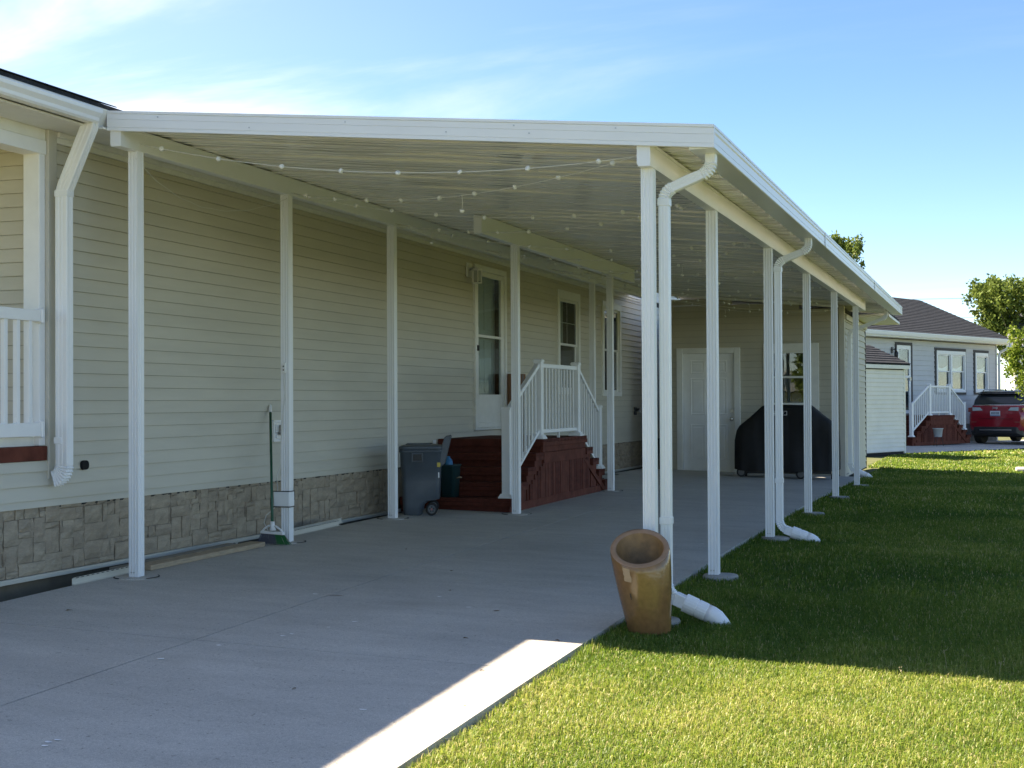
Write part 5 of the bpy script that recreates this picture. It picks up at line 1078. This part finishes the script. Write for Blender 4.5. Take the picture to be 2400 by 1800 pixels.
def tree(name, base, h, rx, zlow, nshoot, nleaf, ls, m_, label, cat='tree', seed=1, up=0.75, group=None, spr=0.14):
    r_ = np.random.default_rng(seed); e = thing(name, base, label, cat, group); b = Vector(base)
    tk = MB(); tk.tube([b + Vector((0, 0, -0.1)), b + Vector((0.03, 0, zlow * 0.6)), b + Vector((0, 0.05, zlow + (h - zlow) * 0.35)), b + Vector((0, 0, h * 0.86))], [h * 0.022, h * 0.018, h * 0.012, h * 0.003], 10)
    cs, ns_, ss, tt = [], [], [], []
    for k in range(nshoot):
        z0 = zlow + (h - zlow) * r_.uniform(0.0, 0.72); az = r_.uniform(0, 2 * math.pi); f = (z0 - zlow) / (h - zlow)
        rad = rx * (0.55 + 0.6 * math.sin(math.pi * min(1, 0.22 + f * 0.85))) * r_.uniform(0.35, 1.0) ** 0.6
        st_ = np.array([b.x + 0.15 * rad * math.cos(az), b.y + 0.15 * rad * math.sin(az), b.z + z0 - 0.1]); en = np.array([b.x + rad * math.cos(az), b.y + rad * math.sin(az), b.z + min(h, z0 + up * rad * r_.uniform(0.6, 1.5) + 0.12 * h * r_.uniform(0.2, 1))])
        if k < 40: tk.tube([st_, (st_ + en) / 2 + np.array([0, 0, -0.04 * h * 0.3]), en], [h * 0.007, h * 0.004, h * 0.0015], 5)
        tip = en + np.array([0.1 * math.cos(az), 0.1 * math.sin(az), 1.0]) * (h * 0.075 * r_.uniform(0.5, 1.4))
        nl = nleaf // nshoot; tl = r_.beta(2.2, 1.1, nl)
        line = np.where(tl[:, None] < 0.7, st_ + (en - st_) * (tl[:, None] / 0.7), en + (tip - en) * ((tl[:, None] - 0.7) / 0.3))
        spread = rx * spr * (1.12 - tl)[:, None] + ls * 0.5
        cs.append(line + r_.normal(size=(nl, 3)) * spread); ns_.append(r_.normal(size=(nl, 3)) + np.array([0, 0, 0.4])); ss.append(ls * r_.uniform(0.6, 1.3, nl)); tt.append(r_.uniform(0.1, 0.75, nl) + r_.uniform(-0.15, 0.25))
    tk.build('trunk', M_BARK, e, recalc=False)
    cr = leaf_mesh('crown', np.concatenate(cs), np.concatenate(ns_), np.concatenate(ss), np.concatenate(tt), m_, e)
    return e
tree('columnar_tree', (-1.75, 54.6, 0.0), 7.75, 1.75, 2.5, 110, 15000, 0.085, M_LEAF_A, 'tree with upright shoots showing above the carport roof', seed=3, up=1.3, spr=0.065)
tree('leafy_tree', (7.1, 56.0, 0.0), 5.85, 2.3, 1.9, 210, 24000, 0.09, M_LEAF_A, 'dense leafy green tree beyond the right end of the grey house', seed=5, up=1.0, spr=0.10)
tree('young_tree', (6.62, 25.6, lawn_z(6.62, 25.6)), 2.85, 0.72, 1.15, 90, 7000, 0.045, M_LEAF_C, 'small bright green tree at the right edge beside the car', seed=8, up=0.5)
# house farther off behind the young tree
fh = thing('far_house', (7.9, 56, 0), 'pale house with white-framed window glimpsed behind the young tree', 'house')
fw_ = MB().box(6.35, 11.5, 53.4, 60, -0.2, 3.4).build('wall', M_CREAM, fh)
MB().prism([(52.9, 3.35), (60.4, 3.35), (56.6, 5.0)], 'x', 6.1, 11.9).build('roof', mat('slate_roof', (0.16, 0.165, 0.18), 0.9, 0.15, 5), fh)
MB().box(6.05, 11.9, 52.85, 52.95, 3.30, 3.46).build('fascia_board', M_TRIMW, fh)
fwn = MB().frame(6.44, 7.02, 1.0, 2.40, 0.06, 53.33, 53.41, axis='x').box(6.70, 6.76, 53.332, 53.41, 1.06, 2.34).box(6.50, 6.96, 53.333, 53.41, 1.67, 1.73).build('window', M_VINYL, fh); MB().box(6.5, 6.96, 53.38, 53.395, 1.06, 2.34).build('pane', M_CGL, fwn)
# taller house at the very edge: only its white eave corner shows
th = thing('tall_house', (9.3, 62, 0), 'taller house whose white eave corner shows above the tree', 'house')
MB().box(7.9, 14, 61, 68, -0.2, 5.7).build('wall', M_CREAM, th); MB().prism([(7.35, 5.72), (7.35, 5.95), (8.2, 6.2), (14.5, 6.3), (14.5, 5.72)], 'y', 60.5, 68.5).build('roof', M_WHITE, th)
# utility wires far off
for k, (z0, z1) in enumerate(((7.05, 6.7), (6.0, 5.6), (4.95, 4.55))):
    o = MB().tube([(-16 + 6 * i, 73, z0 + (z1 - z0) * i / 9 - 0.35 * (i / 9) * (1 - i / 9)) for i in range(10)], 0.010, 4).build('utility_wire', M_CHAR)
    tag(o, ('highest', 'middle', 'lowest')[k] + ' of three thin utility wires above the grey roof', 'wire', 'utility wires')
# concrete kerb piece at the right edge of the lawn
sx_, sy_ = 6.22, 20.4
tag(MB().rings([rrect(sx_, sy_, lawn_z(sx_, sy_) - 0.02 + z, a, b, 0.03, 3) for z, a, b in ((0, 0.20, 0.28), (0.10, 0.20, 0.28), (0.12, 0.18, 0.26))]).build('concrete_block', M_CONC), 'low pale concrete block in the lawn at the right edge', 'block')

# ------------------------------------------------------------------ grass
def in_poly_mask(x, y):
    ok = (x > SX1 + 0.012 + 0.022 * np.clip((-0.9 - y) * 3, 0, 1) * (0.6 + 0.4 * np.sin(y * 9.0) * np.sin(y * 23.0))) | (y > 19.9)
    ok &= ~((x < 3.36) & (y < 19.8))
    for (px, py_) in R_P: ok &= ((x - px - 0.045) ** 2 + (y - py_ - 0.01) ** 2) > 0.118 ** 2
    ok &= ((x - 3.78) ** 2 + (y + 0.44) ** 2) > 0.118 ** 2
    ca, sa = math.cos(RZ), math.sin(RZ); n_ = (x - P0[0]) * ca + (y - P0[1]) * sa; s_ = -(x - P0[0]) * sa + (y - P0[1]) * ca
    ok &= ~((n_ < 3.37) & (n_ > -7) & (s_ > -6.9))
    return ok
def snoise(x, y, sc, seed):
    return np.array([mnoise.noise(Vector((a * sc, b * sc, seed))) for a, b in zip(x, y)])
def lz(x, y):
    xx = np.clip(x, -6, 9); q = np.where(y < 14, 0.018 * y - 0.001 * y * y, 0.056 - 0.024 * np.minimum(1, (y - 14) / 3)); q = np.where(y < -10, -0.28 + (y + 10) * 0.012, q)
    return -0.0279 * xx + q - 0.035 + 0.02 * np.sin(x * 1.3 + 0.4 * y) * np.sin(y * 0.7) * np.minimum(1, np.maximum(0, (x - 4) / 2))
bl = []
def blades(n, x0, x1, y0, y1, h, w, seed):
    r_ = np.random.default_rng(seed); x = r_.uniform(x0, x1, n); y = r_.uniform(y0, y1, n); k = in_poly_mask(x, y); x, y = x[k], y[k]
    # view wedge only (plus margin)
    dx_ = x - 5.72; dy_ = y + 8.51; lat = dx_ * 0.9455 + dy_ * 0.3257; dep = -dx_ * 0.3256 + dy_ * 0.9454; k = (dep > 3.2) & (np.abs(lat) < dep * 0.43 + 0.8); x, y = x[k], y[k]
    cl = 0.5 + 0.5 * snoise(x, y, 2.3, seed * 1.0); big = 0.5 + 0.5 * snoise(x, y, 0.55, 9.0)
    hh = h * r_.uniform(0.45, 1.3, len(x)) * (0.55 + 0.9 * cl)
    edge = (x < SX1 + 0.10) & (y < 15); hh = np.where(edge, hh * r_.uniform(0.8, 1.5, len(x)), hh)
    dry_lit = np.clip(0.20 + 0.75 * (big - 0.38) + 0.35 * (cl - 0.5) + r_.normal(0, 0.19, len(x)) + 0.17 * np.clip((0.2 - y) / 2.5, 0, 1), 0, 1)  # street-end term brightens the sunlit turf by colour; other terms are natural dryness
    dry_lit = np.where(r_.uniform(size=len(x)) < 0.05, r_.uniform(0.85, 1.0, len(x)), dry_lit)
    bl.append((x, y, hh, w * r_.uniform(0.7, 1.3, len(x)), dry_lit, r_.uniform(0, 2 * np.pi, len(x)), r_.uniform(0.15, 1.25, len(x))))
blades(560000, 3.5, 7.6, -5.6, 1.5, 0.042, 0.0017, 11)
blades(190000, 3.5, 8.2, 1.5, 8.0, 0.046, 0.0027, 12)
blades(90000, 3.5, 8.8, 8.0, 16.5, 0.055, 0.0055, 13)
blades(85000, 3.3, 10.5, 16.5, 27.0, 0.06, 0.010, 14)
blades(50000, 1.0, 14.0, 27.0, 45.0, 0.07, 0.020, 15)
x, y, hh, ww, dry_lit, az, ln = [np.concatenate(q) for q in zip(*bl)]
# a few taller seed stalks by the shadow edge
r_ = np.random.default_rng(31)
n = len(x); z = lz(x, y) - 0.004
dx_, dy_ = np.cos(az), np.sin(az); px_, py2 = -dy_, dx_
b0 = np.stack([x, y, z], 1); mid = b0 + np.stack([dx_ * hh * ln * 0.28, dy_ * hh * ln * 0.28, hh * 0.58], 1); tip = b0 + np.stack([dx_ * hh * ln * 0.85, dy_ * hh * ln * 0.85, hh * (1.0 - 0.45 * ln)], 1)
sd_ = np.stack([px_, py2, np.zeros(n)], 1) * ww[:, None]
V = np.stack([b0 - sd_, b0 + sd_, mid + sd_ * 0.8, mid - sd_ * 0.8, tip], 1).reshape(-1, 3)
idx = np.arange(n, dtype=np.int32) * 5
loops = np.stack([idx, idx + 1, idx + 2, idx + 3, idx + 3, idx + 2, idx + 4], 1).ravel()
ls_ = (np.arange(n, dtype=np.int32) * 7); starts = np.stack([ls_, ls_ + 4], 1).ravel(); tots = np.tile(np.array([4, 3], np.int32), n)
me = bpy.data.meshes.new('grass'); me.vertices.add(5 * n); me.vertices.foreach_set('co', V.ravel()); me.loops.add(7 * n); me.loops.foreach_set('vertex_index', loops)
me.polygons.add(2 * n); me.polygons.foreach_set('loop_start', starts); me.polygons.foreach_set('loop_total', tots); me.update()
at = me.attributes.new('tint', 'FLOAT', 'FACE'); at.data.foreach_set('value', np.repeat(dry_lit, 2)); me.materials.append(M_GRASS)
go = bpy.data.objects.new('grass', me); COL.objects.link(go); tag(go, 'short mown grass covering the lawn', 'grass', kind='stuff')
print('blades', n)
# seed stalks
sk = MB()
for k in range(9):
    x_ = random.uniform(5.2, 6.3); y_ = -1.15 + random.uniform(-0.35, 0.35) + 0.1 * (x_ - 5); z_ = lawn_z(x_, y_); h_ = random.uniform(0.06, 0.12); lx, ly = random.uniform(-0.04, 0.04), random.uniform(-0.04, 0.04)
    sk.tube([(x_, y_, z_), (x_ + lx * 0.4, y_ + ly * 0.4, z_ + h_ * 0.6), (x_ + lx, y_ + ly, z_ + h_)], [0.0011, 0.0009, 0.0007], 4)
    for q in range(5): c_ = (x_ + lx + random.uniform(-0.012, 0.012), y_ + ly + random.uniform(-0.012, 0.012), z_ + h_ + random.uniform(-0.02, 0.012)); sk.tube([c_, (c_[0] + 0.004, c_[1], c_[2] + 0.008)], [0.0016, 0.0009], 4)
tag(sk.build('seed_stalks', mat('straw', (0.42, 0.36, 0.22), 0.8), recalc=False), 'thin pale seed stalks standing above the grass at the shade edge', 'grass', kind='stuff')

# ------------------------------------------------------------------ across the street, behind the camera: mirrored in the window panes
bh = thing('street_house', (4, -46, -0.5), 'gabled house across the street, mirrored in the garage window', 'house')
MB().box(-14, -3.4, -50, -44, -0.8, 1.7).build('wall', M_CREAM, bh); MB().prism([(-14.4, 1.7), (-3.0, 1.7), (-8.7, 3.6)], 'y', -50.4, -43.6).build('roof', M_SHINGLE, bh)
bg_ = MB().prism([(-7.0, 1.8), (-4.6, 1.8), (-5.8, 3.0)], 'y', -43.5, -42.8).build('gable', M_GREYS, bh); MB().prism([(-7.2, 1.82), (-5.8, 3.15), (-4.4, 1.82), (-4.6, 1.80), (-5.8, 2.98), (-7.0, 1.80)], 'y', -42.85, -42.7).build('gable_trim', M_VINYL, bg_)
tree('street_tree', (-3.75, -38, -0.6), 6.2, 1.0, 1.4, 70, 4500, 0.15, M_LEAF_A, 'tall tree across the street, mirrored in the garage window', seed=21)
tree('street_tree', (-19.0, -52, -0.6), 7.5, 3.4, 1.8, 90, 4500, 0.22, M_LEAF_A, 'broad tree left of the mirrored house across the street', seed=22)
tree('street_tree', (17.0, -55, -0.6), 8.5, 3.6, 1.8, 90, 4500, 0.22, M_LEAF_A, 'broad tree far right of the mirrored house across the street', seed=23)

# dry leaf scraps and grit on the slab
M_LEAFD = mat('dry_leaf', (0.16, 0.11, 0.06), 0.9, 0.3, 30)
scraps = [(2.22, 0.34), (1.28, 7.59), (3.40, -1.02), (2.91, -1.16), (3.28, -1.9), (2.6, -2.6), (1.9, 1.2), (3.3, 0.9), (0.4, -1.3), (2.9, 2.8), (1.1, 2.2), (3.45, -2.6)]
for k, (x_, y_) in enumerate(scraps):
    l_ = random.uniform(0.010, 0.022); a_ = random.uniform(0, 6.28); c_, s_ = math.cos(a_), math.sin(a_); z_ = G(x_, y_)
    pts_ = [(-1, 0, 0.002), (-0.3, -0.32, 0.006), (0.5, -0.25, 0.009), (1.1, 0.05, 0.003), (0.5, 0.3, 0.008), (-0.4, 0.28, 0.004)]
    spots_ = MB().add([(x_ + l_ * (p * c_ - q * s_), y_ + l_ * (p * s_ + q * c_), z_ + h_) for p, q, h_ in pts_] + [(x_, y_, z_ + 0.004)], [(i, (i + 1) % 6, 6) for i in range(6)])
    spots_.build('leaf_scrap', M_LEAFD, drive, recalc=False)
